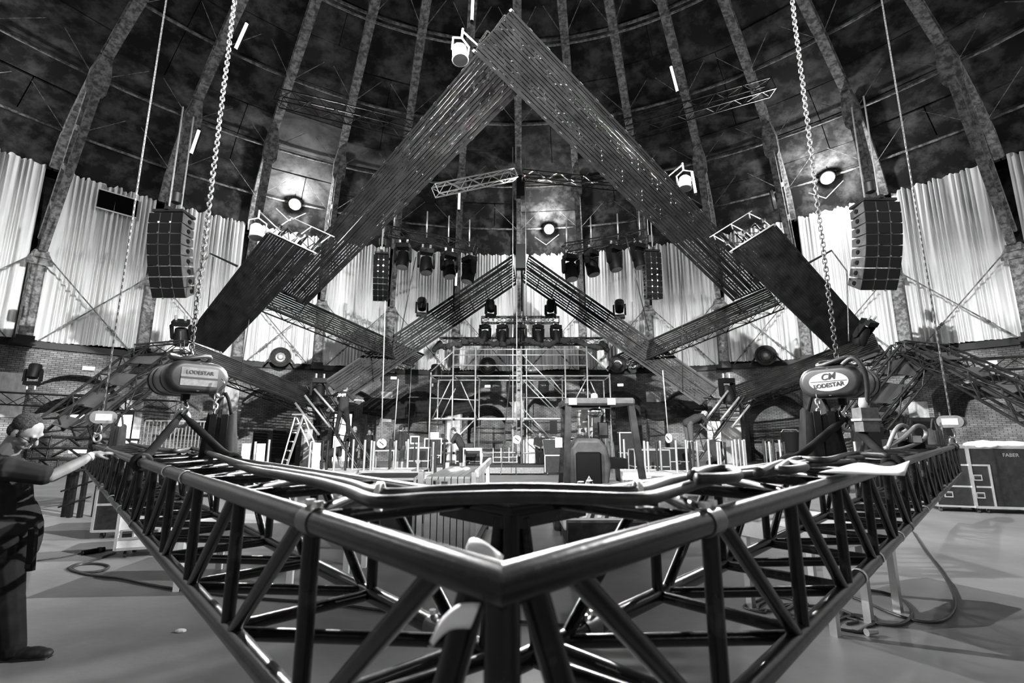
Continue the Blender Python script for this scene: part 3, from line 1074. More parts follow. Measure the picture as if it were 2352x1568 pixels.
# ------------------------------------------------------------------ line arrays
def line_array(label, px, py0, py1, d, wpx, yaw, n, curve, wires=True, grille='black_plastic', rake=0.0):
    top = D(px, py0, d)
    H = top.z - D(px, py1, d).z
    w = wpx / FPX * d
    hh = H / n
    dep = w * .62
    o = thing('line_array', label, 'loudspeaker', top, 'line arrays')
    fx = V((math.cos(yaw), math.sin(yaw), 0))
    fy = V((-math.sin(yaw), math.cos(yaw), 0))             # to the back of the boxes
    pos = V(top)
    ang = 0.0 + rake
    for i in range(n):
        ca, sa = math.cos(ang), math.sin(ang)
        up = V((0, 0, 1)) * ca - fy * sa         # tilt forward-down as the array curves
        up.normalize()
        bk = fx.cross(up) * -1
        c = pos - up * (hh / 2)
        b = MB()
        a0 = hh * .47
        # cabinet: tall front, lower back
        f = c
        r = c + bk * dep
        b.hexa([f - fx * w / 2 - up * a0, f + fx * w / 2 - up * a0, r + fx * w * .44 - up * a0 * .72, r - fx * w * .44 - up * a0 * .72,
                f - fx * w / 2 + up * a0, f + fx * w / 2 + up * a0, r + fx * w * .44 + up * a0 * .72, r - fx * w * .44 + up * a0 * .72])
        cab = b.build('cabinet', 'machine_grey', o)
        g = MB()
        for x in (-.34, 0, .34):
            g.box(f - bk * .012 + fx * (w * x), w * .3, .02, hh * .86, fx, bk, up)
        g.build('grille', grille, cab)
        mb = MB()
        for sx in (-1, 1):
            q = c + fx * (sx * w * .475) + bk * (dep * .5)
            mb.lathe([(hh * .2, 0), (hh * .2, .03), (.0, .03)], q, fx * sx, n=10)
        mb.build('side_handle', 'black_plastic', cab)
        g = MB()
        for x in (-.17, .17):
            g.box(f - bk * .025 + fx * (w * x) - up * (hh * .48), .05, .03, .05, fx, bk, up)
        g.build('latch', 'chrome', cab)
        pos = pos - up * hh
        ang += curve
    fr = MB()
    fr.box(top + fy * dep * .5 + V((0, 0, .08)), w * .9, dep, .07, fx, fy)
    fr.bar(top + V((0, 0, .14)) - fy * .05, top + fy * (dep * 1.25) + V((0, 0, .14)), .1, .1)
    fr.build('bumper', 'dark_metal', o)
    if wires:
        ch = MB()
        for f in (.1, .9):
            p = top + fy * (dep * f) + V((0, 0, .15))
            ch.tube(p, p + V((0, 0, 3.2 if d < 16 else 1.6)), .022, n=5)
        ch.build('hoist_chain', 'galv', o)
        MB().lathe([(.06, -.22), (.13, -.18), (.14, .1), (.09, .16)], top + fy * dep * .5 + V((0, 0, .62)), (0, 0, 1), n=10).build('hoist_motor', 'dark_metal', o, smooth='auto')
    return o


line_array('large hanging line array of eight boxes in front of the left drapes', 383, 488, 690, 13.5, 78, 0.0, 8, .065)
line_array('large hanging line array of eight boxes in front of the right drapes', 2024, 462, 672, 13.5, 84, 0.0, 8, .065)
line_array('small curved line array hanging right of the left panels', 876, 584, 695, 19, 34, R(8), 8, .07)
line_array('small straight line array hanging left of the right panels', 1500, 578, 690, 19, 38, R(8), 8, .01)

# LED tubes on the ribs
for i, (p0, p1, d, lab) in enumerate((((567, 54), (541, 112), 18.0, 'glowing tube lamp on a rib at upper left'),
                                      ((457, 299), (439, 352), 20, 'glowing tube lamp on a rib above the left line array'),
                                      ((1087, -30), (1084, 47), 18.0, 'glowing tube lamp at the top edge of the picture'),
                                      ((1541, 153), (1556, 210), 20, 'glowing tube lamp on a rib right of the peak'),
                                      ((1055, 442), (1054, 481), 25, 'glowing tube lamp over the left flown truss'),
                                      ((1048, 627), (1047, 656), 26, 'glowing tube lamp in front of the middle drapes'),
                                      ((1589, 394), (1598, 443), 20, 'glowing tube lamp beside the big right panel'),
                                      ((1772, 437), (1782, 480), 21, 'glowing tube lamp above the right slanting panel'))):
    a, b = D(*p0, d), D(*p1, d)
    o = thing('tube_lamp', lab, 'lamp', b, 'glowing tube lamps')
    t = (b - a).normalized()
    MB().tube(a, b, .055, n=8).build('tube', 'tube_glow' if i != 7 else 'galv', o, smooth=True)
    mb = MB()
    mb.tube(a - t * .1, a, .06, n=8)
    mb.tube(b, b + t * .1, .06, n=8)
    mb.build('end_caps', 'dark_metal', o)
    MB().bar(a + V((0, .09, 0)), b + V((0, .09, 0)), .1, .04).build('back_channel', 'dark_metal', o)

# round dishes on the ledge
for az, lab in ((-31.9, 'round ribbed dish on the ledge, leftmost of the four'), (-3.6, 'round ribbed dish on the ledge behind the scaffold'),
                (15.4, 'round ribbed dish on the ledge right of the scaffold'), (34.5, 'round ribbed dish on the ledge, rightmost of the four')):
    p = pol(az, 23.55, 5.62)
    d = (V((0, 0, 5.0)) - p).normalized()
    o = thing('ledge_dish', lab, 'dish', p, 'round dishes on the ledge')
    b = MB().lathe([(.2, -.35), (.46, -.3), (.52, -.05), (.53, .05), (.49, .07), (.45, -.02), (.4, -.05), (.36, 0), (.3, -.03), (.25, -.1)], p, d, n=24).build('bowl', 'machine_grey', o, smooth='auto')
    MB().lathe([(.25, -.1), (.16, -.1), (.13, .06), (.1, .1), (.07, .1), (.06, .02)], p, d, n=16).build('hub', 'alu_dull', o, smooth='auto')
    t = V((math.cos(R(az)), -math.sin(R(az)), 0))
    for s in (-1, 1):
        MB().bar(p + t * (s * .5) + V((0, 0, -.1)), p + t * (s * .75) + V((0, 0, -.42)), .1, .08).build('bracket', 'dark_metal', o)

# emergency light boxes above arches
for px, py, lab in ((203, 846, 'lit emergency sign box above the arch at far left'), (1120, 887, 'lit emergency sign box above the arch behind the scaffold'),
                    (1425, 884, 'lit emergency sign box above the arch right of the scaffold'), (904, 868, 'lit emergency sign box behind the left arm of the inverted V'),
                    (2278, 833, 'lit emergency sign box above the arch at far right')):
    p = CY(px, py, RW - .08)
    az = math.degrees(math.atan2(p.x - AX.x, p.y - AX.y))
    t = V((math.cos(R(az)), -math.sin(R(az)), 0))
    ri = V((-math.sin(R(az)), -math.cos(R(az)), 0))
    o = thing('sign_box', lab, 'sign', p, 'lit sign boxes')
    w = .36 if px > 300 else .42
    MB().box(p + ri * .02, w, .1, .17, t, ri).build('case', 'white', o)
    MB().box(p + ri * .08, w * .92, .012, .13, t, ri).build('lit_panel', 'exit_glow', o)

# ------------------------------------------------------------------ the corner truss hoisted in the foreground
ZT, ZB, TW, RC = 1.46, 1.09, .45, .027
C0 = V((-.012, .657, 0))
uL, uR = V((-.682, .731, 0)).normalized(), V((.705, .709, 0)).normalized()
ct = thing('corner_truss', 'long black steel corner truss hoisted waist-high, pointing at the viewer', 'truss', (C0.x, C0.y, ZB))


def at_z(p, z):
    return V((p.x, p.y, z))


det = uL.x * uR.y - uL.y * uR.x
CI = C0 + (uL + uR) * (TW / abs(det))
PM = 'scuffed_black'
for u, L in ((uL, 9.1), (uR, 8.8)):
    ip = V((-u.y, u.x, 0))
    if ip.y < 0:
        ip = -ip
    E0 = C0 + u * L
    E1 = E0 + ip * TW
    nd = [C0 + u * (.08 if i == 0 else .62 + .57 * (i - 1)) for i in range(16)]
    nd = [p for p in nd if (p - C0).length < L]
    nd.append(E0)
    inn = []
    for p in nd:
        q = p + ip * TW
        s = (q - CI).dot(u)
        inn.append(q if s > .02 else CI + u * .02)
    for z in (ZT, ZB):
        for c_, e_ in ((C0, E0), (CI, E1)):
            mb = MB().tube(at_z(c_, z), at_z(e_, z), RC, n=20)
            mn = (uR - uL).normalized()                    # plane of the mitre
            for i in range(20):
                v = mb.v[i]
                mb.v[i] = v + u * ((at_z(c_, z) - v).dot(mn) / u.dot(mn))
            mb.build('chord', PM, ct, smooth='auto')
    n = len(nd)
    for i in range(n):
        o, q = nd[i], inn[i]
        last = i == n - 1
        if i > 0:
            rb = .0185
            near = 10 if i < 8 else 7
            for a, b in ((o, o), (q, q)):
                if a is q and i == 1:
                    continue
                MB().tube(at_z(a, ZT), at_z(b, ZB), rb, n=near).build('brace', PM, ct, smooth='auto')
            for z in (ZT, ZB):
                MB().tube(at_z(o, z), at_z(q, z), rb, n=near).build('brace', PM, ct, smooth='auto')
            po, pq = nd[i - 1], inn[i - 1]
            MB().tube(at_z(po, ZT) + u * .05, at_z(o, ZB) - u * .05, rb, n=near).build('brace', PM, ct, smooth='auto')
            if i > 1:
                MB().tube(at_z(pq, ZB) + u * .05, at_z(q, ZT) - u * .05, rb, n=near).build('brace', PM, ct, smooth='auto')
            if i > 1:
                MB().tube(at_z(po, ZT) + u * .04, at_z(q, ZT) - u * .04, rb, n=near).build('brace', PM, ct, smooth='auto')
            MB().tube(at_z(pq, ZB) + u * .04, at_z(o, ZB) - u * .04, rb, n=near).build('brace', PM, ct, smooth='auto')
    # sleeves with bolts where the sections join
    for tt in (.62, 3.4, 6.2):
        for base in (C0, CI):
            for z in (ZT, ZB):
                p = at_z(base + u * (tt if base is C0 else tt - .3), z)
                cp = MB().tube(p - u * .03, p + u * .03, RC + .003, n=16).build('coupler', 'hoist_body', ct, smooth='auto')
                mb = MB()
                for s in (-.022, .022):
                    mb.lathe([(.011, 0), (.011, .012), (.0, .012)], p + u * s + V((0, 0, RC + .004)), (0, 0, 1), n=6)
                mb.build('bolts', 'chrome', cp)
    for tt in ((1.95, 2.35) if u is uR else (2.0, 2.45)):    # white tape rings
        z = ZB if u is uR else ZT
        p = at_z(C0 + u * tt, z)
        MB().tube(p - u * .012, p + u * .012, RC + .003, n=14, caps=False).build('tape_band', 'tape', ct, smooth=True)
    for tt in ((3.0, 4.3, 5.2) if u is uR else (4.2, 5.0, 6.0)):
        p = at_z(C0 + u * tt, ZB)
        MB().tube(p - u * .015, p + u * .015, RC + .003, n=10, caps=False).build('tape_band', 'tape', ct, smooth=True)
# corner posts and webs
for base, rr in ((C0, .023), (CI, .022)):
    MB().tube(at_z(base, ZT - .01), at_z(base, ZB), rr, n=12).build('corner_post', PM, ct, smooth='auto')
for u in (uL, uR):
    MB().tube(at_z(C0 + u * .05, ZT), at_z(C0 + u * .2, ZB), .021, n=12).build('brace', PM, ct, smooth='auto')
    MB().tube(at_z(CI + u * .04, ZT - .03), at_z(CI + u * .1, ZB), .02, n=10).build('brace', PM, ct, smooth='auto')
    MB().bar(at_z(CI, ZT - .012) - u * .01, at_z(CI + u * .3, ZT - .012), .03, .085).build('corner_bracket', PM, ct)
for z in (ZB,):
    MB().tube(at_z(C0, z), at_z(CI, z), .018, n=10).build('brace', PM, ct, smooth='auto')
def smooth_path(pts, n=6):
    pts = [V(p) for p in pts]
    out = []
    for i in range(len(pts) - 1):
        p0, p1, p2, p3 = pts[max(i - 1, 0)], pts[i], pts[i + 1], pts[min(i + 2, len(pts) - 1)]
        for k in range(n):
            t = k / n
            out.append(.5 * ((2 * p1) + (p2 - p0) * t + (2 * p0 - 5 * p1 + 4 * p2 - p3) * t * t + (3 * p1 - p0 - 3 * p2 + p3) * t ** 3))
    out.append(pts[-1])
    return out


# flapping ends of white tape at the corner
for pts, lab in (([(1092, 1412, .60), (1045, 1415, .60), (1010, 1445, .60), (992, 1475, .60)], 'blurred white tape tail hanging below the near corner of the truss'),
                 ([(1146, 1300, .66), (1125, 1283, .68), (1098, 1262, .70), (1078, 1248, .72)], 'blurred white tape tail on top of the near corner of the truss')):
    P = smooth_path([D(*p) for p in pts], 4)
    mb = MB()
    wv = V((.006, 0, .013))
    mb.grid(lambda a, b: P[round(a * 12)] + wv * ((b - .5) * 2 * (1 - .75 * a ** 6)) - V((0, .006 * math.sin(b * 3.14), 0)), 12, 4)
    o = mb.build('tape_tail', 'tape', origin=P[0], smooth=True)
    o.modifiers.new('thick', 'SOLIDIFY').thickness = .003
    tag(o, lab, 'tape', 'white tape tails')


# thick cables lying along the truss
zc = ZT + .05
def cable(name, label, pts, r, m='cable_grey', group=None, n=10, k=6):
    pp = smooth_path(pts, k)
    return tag(MB().path(pp, r, n=n).build(name, m, origin=pp[0], smooth=True), label, 'cable', group)


B1 = [(480, 1040), (560, 1068), (640, 1082), (720, 1096), (800, 1112), (880, 1135), (1000, 1128), (1176, 1122), (1340, 1126), (1460, 1128), (1540, 1104), (1620, 1092), (1700, 1083), (1790, 1072), (1880, 1058), (1980, 1050)]
B2 = [(500, 1048), (570, 1076), (650, 1092), (730, 1108), (800, 1128), (870, 1152), (980, 1146), (1176, 1140), (1340, 1143), (1470, 1146), (1545, 1128), (1610, 1108), (1690, 1092), (1770, 1084), (1840, 1068), (1960, 1060)]
cable('power_cable', 'thick grey cable along the top of the corner truss, the further one', [ZP(x, y, zc + .006) for x, y in B1], .0145, group='thick cables on the truss')
cable('power_cable', 'thick grey cable along the top of the corner truss, the nearer one', [ZP(x, y, zc) for x, y in B2], .0145, group='thick cables on the truss')
cable('power_cable', 'loop of thick cable on the right wing of the corner truss', [ZP(x, y, zc + .03) for x, y in ((1590, 1092), (1630, 1078), (1680, 1078), (1695, 1092), (1660, 1098), (1600, 1100))], .014, group='thick cables on the truss')
cable('power_cable', 'cable wound over the far part of the right wing of the truss', [ZP(x, y, zc + .02) for x, y in ((1740, 1086), (1800, 1062), (1850, 1072), (1790, 1078), (1830, 1054), (1900, 1056), (1960, 1042), (2040, 1046))], .014, group='thick cables on the truss')
cable('power_cable', 'cable lying over the far part of the left wing of the truss', [ZP(x, y, zc) for x, y in ((300, 1018), (350, 1030), (400, 1036), (440, 1030), (480, 1040))], .016, group='thick cables on the truss')
for px, py, lab in ((872, 1140, 'white tie round the cables, left of the corner'), (1466, 1134, 'white tie round the cables, right of the corner'), (1600, 1098, 'white tie round the cables by the loop')):
    p = ZP(px, py, zc)
    t = (ZP(px + 20, py, zc) - p).normalized()
    tag(MB().tube(p - t * .006, p + t * .006, .032, n=12, caps=False).build('cable_tie', 'tape', origin=p, smooth=True), lab, 'tie', 'cable ties').modifiers.new('thick', 'SOLIDIFY').thickness = .004
# sheet of paper on the right wing
A_, B_, C_, E_ = ZP(1880, 1084, ZT + .045), ZP(1932, 1072, ZT + .05), ZP(2090, 1061, ZT + .05), ZP(2078, 1091, ZT + .04)
mb = MB()
mb.grid(lambda a, b: A_.lerp(E_, a).lerp(B_.lerp(C_, a), b) + V((0, 0, .012 * math.sin(a * 7) * b)), 12, 4)
o = mb.build('paper_sheet', 'paper', origin=A_, smooth=True)
o.modifiers.new('thick', 'SOLIDIFY').thickness = .002
tag(o, 'white sheet of paper lying on the right wing of the corner truss', 'paper')

# ------------------------------------------------------------------ chain hoists
def link_mesh(L, w, r):
    mb = MB()
    pts = []
    for k in range(12):
        a = 2 * math.pi * k / 12
        pts.append(V((math.cos(a) * w / 2, 0, math.sin(a) * w / 2 + (L / 2 - w / 2) * (1 if math.sin(a) >= 0 else -1))))
    mb.path(pts, r, n=5, closed=True)
    return mb


LINK = None


def chain(label, base, ztop_links, group, m='chain_steel', link=.044):
    global LINK
    o = thing('hoist_chain', label, 'chain', base, group)
    zz = base.z
    i = 0
    if LINK is None:
        LINK = link_mesh(link, .027, .0048).build('link', m, o, smooth=True)
        for v in LINK.data.vertices:                       # the link's own mesh stays centred
            v.co = v.co + base
        i = 1
        zz += link * .75
    while zz < ztop_links:
        c = bpy.data.objects.new('link', LINK.data)
        COL.objects.link(c)
        c.parent = o
        c.location = (rnd.uniform(-.002, .002), 0, zz - base.z)
        c.rotation_euler = (0, 0, R(45 + 90 * (i % 2)) + rnd.uniform(-.15, .15))
        zz += link * .75
        i += 1
    mb = MB()                                              # the run above the frame, links kept in one mesh
    zz0 = zz
    while zz < 16.6:
        r = .010
        mb.box((base.x, base.y, zz), .022 if i % 2 else .008, .008 if i % 2 else .022, .06)
        zz += .052
        i += 1
    s = mb.build('chain_run', m, o)
    s['kind'] = 'stuff'
    return o


def thin_chain(label, base, top, group):
    mb = MB()
    n = int((top - base).length / .05)
    for i in range(n):
        p = base.lerp(top, i / n)
        mb.box(p, .024 if i % 2 else .009, .009 if i % 2 else .024, .058)
    return tag(mb.build('load_chain', 'chain_steel', origin=base), label, 'chain', group)


def obround(w, h, n=10):
    r = h / 2
    pts = []
    for s, c in ((1, w / 2 - r), (-1, -w / 2 + r)):
        for k in range(n + 1):
            a = -math.pi / 2 + math.pi * k / n
            pts.append((c + s * math.cos(a) * r, s * math.sin(a) * r))
    return pts


def hoist(label, c, nf, which):
    nf = V(nf).normalized()
    up = V((0, 0, 1))
    ux = up.cross(nf)
    w, h = .41, .225
    o = thing('chain_hoist', label, 'hoist', c, 'large chain hoists')

    def loft(mb, secs):
        n = None
        i0 = len(mb.v)
        for sc, off in secs:
            pts = obround(w * sc[0], h * sc[1])
            n = len(pts)
            for x, y in pts:
                mb.v.append(c + ux * x + up * y + nf * off)
        for j in range(len(secs) - 1):
            for k in range(n):
                mb.f.append((i0 + j * n + k, i0 + j * n + (k + 1) % n, i0 + (j + 1) * n + (k + 1) % n, i0 + (j + 1) * n + k))
        mb.f.append(tuple(i0 + k for k in range(n - 1, -1, -1)))
        mb.f.append(tuple(i0 + (len(secs) - 1) * n + k for k in range(n)))
        return mb
    face = loft(MB(), [((.96, .96), -.02), ((1, 1), .0), ((1, 1), .05), ((.97, .95), .078), ((.86, .8), .095), ((.80, .70), .097)]).build('end_cap', 'hoist_cap', o, smooth='auto')
    body = loft(MB(), [((.62, .8), -.40), ((.78, .92), -.37), ((.86, .98), -.30), ((.86, .98), -.02)]).build('barrel', 'hoist_body', o, smooth='auto')
    for off in (-.33, -.24, -.1):
        loft(MB(), [((.875, 1.0), off), ((.885, 1.01), off + .008), ((.875, 1.0), off + .016)]).build('band', 'hoist_cap', body, smooth='auto')
    mb = MB()
    for x, y in ((-.155, 0), (.155, 0), (0, .088), (0, -.088)):
        mb.lathe([(.012, 0), (.012, .01), (0, .01)], c + ux * x + up * y + nf * .082, nf, n=6)
    mb.build('cap_screws', 'chrome', face)
    if which == 'oval':
        mb = MB()
        pts = [(math.cos(2 * math.pi * k / 28) * .125, math.sin(2 * math.pi * k / 28) * .066) for k in range(28)]
        mb.prism(pts, c + nf * .096, ux, up, nf, .004)
        pl = mb.build('name_plate', 'label_white', face)
        MB().box(c + nf * .101 + up * .002, .23, .002, .004, ux, nf, up).build('plate_line', 'machine_grey', pl)
        tx = (ux + up * .07).normalized()
        ty = nf.cross(tx)
        text_obj('CM', .062, c + nf * .102 + up * .033, tx, ty, 'print', pl, 'lettering_cm', bold=.0015, shear=.25)
        text_obj('LODESTAR', .040, c + nf * .102 - up * .026, tx, ty, 'print', pl, 'lettering_name', bold=.0012)
    else:
        mb = MB()
        mb.box(c + nf * .098, .235, .005, .125, ux, nf, up)
        pl = mb.build('name_plate', 'label_grey', face)
        MB().box(c + nf * .102 - up * .008, .235, .003, .012, ux, nf, up).build('plate_line', 'print', pl)
        text_obj('LODESTAR', .036, c + nf * .103 + up * .03, ux, up, 'print', pl, 'lettering_name', bold=.0005)
    # top hook block and rubber loops of cable
    MB().box(c + up * .13 - nf * .1, .09, .12, .06, ux, nf, up).build('chain_guide', 'dark_metal', o)
    pts = [c + up * .15 - nf * .1 + ux * (math.cos(a) * .13) + nf * (math.sin(a) * .09) + up * (.02 * math.sin(2 * a)) for a in [2 * math.pi * k / 20 for k in range(20)]]
    MB().path(pts, .016, n=8, closed=True).build('top_ring', 'rubber', o, smooth=True)
    # bottom hook
    hk = [c - up * .10 - nf * .1, c - up * .17 - nf * .1, c - up * .21 - nf * .06, c - up * .25 - nf * .09, c - up * .25 - nf * .15, c - up * .21 - nf * .17]
    MB().path(smooth_path(hk, 4), .017, n=8).build('hook', 'chrome', o, smooth=True)
    MB().tube(c - up * .06 - nf * .1, c - up * .16 - nf * .1, .03, n=8).build('hook_swivel', 'dark_metal', o)
    return o, c - up * .25 - nf * .12


def sling(label, hookp, feet, group):
    o = thing('lifting_sling', label, 'sling', hookp, group)
    for f in feet:
        mb = MB()
        mb.path(smooth_path([hookp, hookp.lerp(f, .3), hookp.lerp(f, .8), f + V((0, 0, .03))], 4), [.018] * 3 + [.026] * 10, n=8)
        mb.build('sling_leg', 'black_cloth', o, smooth=True)
        u = uL if f.x < 0 else uR
        mb = MB()
        for k in (-1, 0, 1):
            q = f + u * (k * .035)
            pts = [q + V((0, 0, 0)) + (V((-u.y, u.x, 0)) * math.cos(a) + V((0, 0, 1)) * math.sin(a)) * .043 for a in [2 * math.pi * i / 12 for i in range(12)]]
            mb.path(pts, .017, n=6, closed=True)
        mb.build('choke_wrap', 'black_cloth', o, smooth=True)
    MB().path([hookp + V((.05 * math.cos(a), 0, -.035 + .055 * math.sin(a))) for a in [2 * math.pi * i / 14 for i in range(14)]], .014, n=6, closed=True).build('shackle', 'galv', o, smooth=True)
    return o


def chain_bag(label, c, w, d, h, yaw):
    o = thing('chain_bag', label, 'bag', c, 'canvas chain bags')
    ux, uy = V((math.cos(yaw), math.sin(yaw), 0)), V((-math.sin(yaw), math.cos(yaw), 0))

    def fn(a, b):
        ang = 2 * math.pi * a
        x = max(-1, min(1, math.cos(ang) * 1.25))
        y = max(-1, min(1, math.sin(ang) * 1.25))
        s = .82 + .28 * (1 - b) + .03 * math.sin(5 * ang + 3 * b)
        return c + ux * (x * w / 2 * s) + uy * (y * d / 2 * s) + V((0, 0, -h + h * b + (.03 * math.cos(ang * 2) if b > .95 else 0)))
    mb = MB()
    mb.grid(fn, 32, 8)
    i = len(mb.v)
    mb.v.append(c + V((0, 0, -h)))
    for k in range(32):
        mb.f.append((i, k * 9, (k + 1) * 9))
    b = mb.build('bag', 'canvas', o, smooth='auto')
    for s in (-1, 1):
        MB().bar(c + ux * (s * w * .2) - uy * (d / 2 * 1.05) + V((0, 0, -h)), c + ux * (s * w * .18) - uy * (d / 2 * .86) + V((0, 0, .0)), .045, .008, uy).build('strap', 'black_cloth', b)
        MB().path(smooth_path([c + ux * (s * w * .3) + V((0, 0, -.02)), c + ux * (s * w * .15) + V((0, 0, .1)), c + V((0, 0, .16))], 4), .012, n=6).build('strap_loop', 'black_cloth', o, smooth=True)
    return o


HL = D(445, 868, 3.45)
HR = D(1916, 878, 3.45)
oh, hookL = hoist('chain hoist with a rubbed rectangular plate over the left wing of the corner truss', HL, (.80, -.58, 0), 'plate')
oh2, hookR = hoist('chain hoist with a white oval name plate over the right wing of the corner truss', HR, (-.80, -.58, 0), 'oval')
nfL, nfR = V((.80, -.58, 0)).normalized(), V((-.80, -.58, 0)).normalized()
chain('heavy link chain rising from the left chain hoist', HL - nfL * .1 + V((0, 0, .17)), 6.0, 'heavy hoist chains')
chain('heavy link chain rising from the right chain hoist', HR - nfR * .1 + V((0, 0, .17)), 6.0, 'heavy hoist chains')


def near_on(base, u, px):
    best = None
    for i in range(900):
        p = at_z(base + u * (i * .01), ZT)
        d = p.y * CP + (p.z - EYE) * SP
        x = 1176 + FPX * p.x / d
        if best is None or abs(x - px) < best[0]:
            best = (abs(x - px), p)
    return best[1]


sling('black lifting sling from the left hoist to the truss', hookL, [near_on(C0, uL, 325), near_on(C0, uL, 325) + V((.32, .34, 0)) + uL * -.25], 'black lifting slings')
sling('black lifting sling from the right hoist to the truss', hookR, [near_on(C0, uR, 2052), near_on(C0, uR, 2052) + V((-.32, .34, 0)) + uR * -.3], 'black lifting slings')
chain_bag('black canvas chain bag hanging beside the left hoist', D(512, 952, 3.55), .20, .18, .30, R(15))
chain_bag('black canvas chain bag hanging beside the right hoist', D(1880, 945, 3.5), .25, .20, .36, R(-12))
for c, lab in ((D(497, 915, 3.5), 'short slack chain running from the left hoist into its bag'), (D(1877, 915, 3.45), 'short slack chain running from the right hoist into its bag')):
    mb = MB()
    lm = link_mesh(.044, .027, .0048)
    for i in range(6):
        a = R(45 + 90 * (i % 2))
        for v in lm.v:
            pass
        base = len(mb.v)
        mb.v += [c + V((v.x * math.cos(a), v.x * math.sin(a) + v.y, v.z + .08 - i * .034)) for v in lm.v]
        mb.f += [tuple(base + k for k in f) for f in lm.f]
    tag(mb.build('slack_chain', 'galv', origin=c, smooth=True), lab, 'chain', 'slack chains at the bags')
# spare hook beside the left hoist
hk = D(505, 893, 3.45)
tag(MB().path(smooth_path([hk + V((0, 0, .07)), hk + V((.025, 0, .04)), hk + V((0, 0, .01)), hk + V((-.02, 0, -.03)), hk + V((.0, 0, -.06)), hk + V((.03, 0, -.05))], 5), .008, n=6).build('snap_hook', 'chrome', origin=hk, smooth=True),
    'small bright snap hook at the bag of the left hoist', 'hook')
# thick lead and its plug at the right hoist
P0 = D(1935, 838, 3.3)
cable('hoist_lead', 'thick lead curving over the right hoist down to its plug', [P0, D(1960, 822, 3.25), D(1985, 850, 3.2), D(1992, 890, 3.2), D(1991, 930, 3.2)], .015, 'rubber')
pc = D(1989, 962, 3.2)
o = thing('power_plug', 'worn pale plug and socket under the lead of the right hoist', 'plug', pc)
MB().box(pc + V((0, 0, .035)), .115, .09, .075).build('plug', 'label_grey', o)
MB().box(pc + V((0, 0, -.045)), .105, .085, .075).build('socket', 'label_grey', o)
MB().lathe([(.03, 0), (.034, .03), (.026, .07)], pc + V((0, 0, .07)), (0, 0, 1), n=10).build('cable_gland', 'label_white', o, smooth=True)
MB().box(pc + V((0, 0, -.005)), .13, .1, .014).build('collar', 'label_white', o)
cable('hoist_lead', 'dark lead dropping from the plug to the right wing of the truss', [pc + V((0, 0, -.08)), D(1985, 1010, 3.2), D(1975, 1062, 3.1)], .012, 'rubber')
# multi-pin plugs and looped leads on the right wing
for i, (px, py) in enumerate(((2062, 1000), (2095, 1008))):
    c = D(px, py, 5.2)
    o = thing('power_plug', 'grey multi-pin plug on the right wing of the truss, %s' % ('left one' if i == 0 else 'right one'), 'plug', c, 'plugs on the right wing')
    MB().box(c, .12, .1, .09, V((.9, .3, -.2)).normalized()).build('plug', 'hoist_body', o)
    MB().box(c + V((0, -.055, .0)), .1, .02, .07).build('latch', 'alu', o)
cable('hoist_lead', 'pale lead looping high over the plugs on the right wing', [D(2035, 1040, 5), D(2055, 990, 5), D(2072, 976, 5.1), D(2085, 985, 5.2), D(2062, 1000, 5.2)], .02, m='cable_pale', group='looping leads on the right wing')
cable('hoist_lead', 'pale lead making a wide loop right of the plugs', [D(2032, 1030, 5), D(2075, 1005, 5), D(2105, 978, 5.1), D(2125, 985, 5.2), D(2122, 1008, 5.2), D(2080, 1028, 5.1), D(2030, 1036, 5)], .02, m='cable_pale', group='looping leads on the right wing')
MBx = D(2075, 1022, 5.3)
tag(MB().box(MBx, .30, .22, .12).build('stage_box', 'black_plastic', origin=MBx), 'black box with the plugs on the right wing of the truss', 'box')
# small hoists at the far ends of the wings with their thin chains
for px, py, d, lab, sg in ((234, 958, 6.6, 'left', 1), (2185, 968, 6.9, 'right', -1)):
    c = D(px, py, d)
    o = thing('small_hoist', 'small chain hoist over the far end of the %s wing' % lab, 'hoist', c, 'small chain hoists')
    ax = V((sg * .8, -.6, 0))
    ux = V((0, 0, 1)).cross(ax)
    MB().prism(obround(.3, .17), c - ax * .02, ux, V((0, 0, 1)), ax, .1).build('end_cap', 'hoist_cap', o)
    MB().prism(obround(.24, .15), c - ax * .28, ux, V((0, 0, 1)), ax, .26).build('barrel', 'hoist_body', o)
    MB().box(c + ax * .083, .18, .005, .09, ux, ax).build('name_plate', 'label_grey', o)
    MB().path(smooth_path([c + V((0, 0, -.08)), c + V((.02, 0, -.2)), c + V((-.04, 0, -.26)), c + V((-.06, 0, -.2))], 4), .014, n=6).build('hook', 'chrome', o, smooth=True)
    b = c + V((.0, 0, .1))
    thin_chain('thin load chain rising from the small %s hoist' % lab, b, V((b.x, b.y, 16.4)), 'thin load chains')
    chain_bag('narrow canvas bag hanging under the small %s hoist' % lab, c + V((sg * .26, 0, -.12)), .16, .14, .34, 0)
    cs = c + V((-.02, 0, -.24))
    e = (C0 + (uL if px < 1176 else uR) * (8.6 if px < 1176 else 8.3))
    sling('black sling of the small %s hoist' % lab, cs, [at_z(e, ZT)], 'black lifting slings')

# ------------------------------------------------------------------ people
def remesh(o, vox, it=4):
    m = o.modifiers.new('skin', 'REMESH')
    m.mode = 'VOXEL'
    m.voxel_size = vox
    m.use_smooth_shade = True
    s = o.modifiers.new('soft', 'SMOOTH')
    s.factor = .5
    s.iterations = it


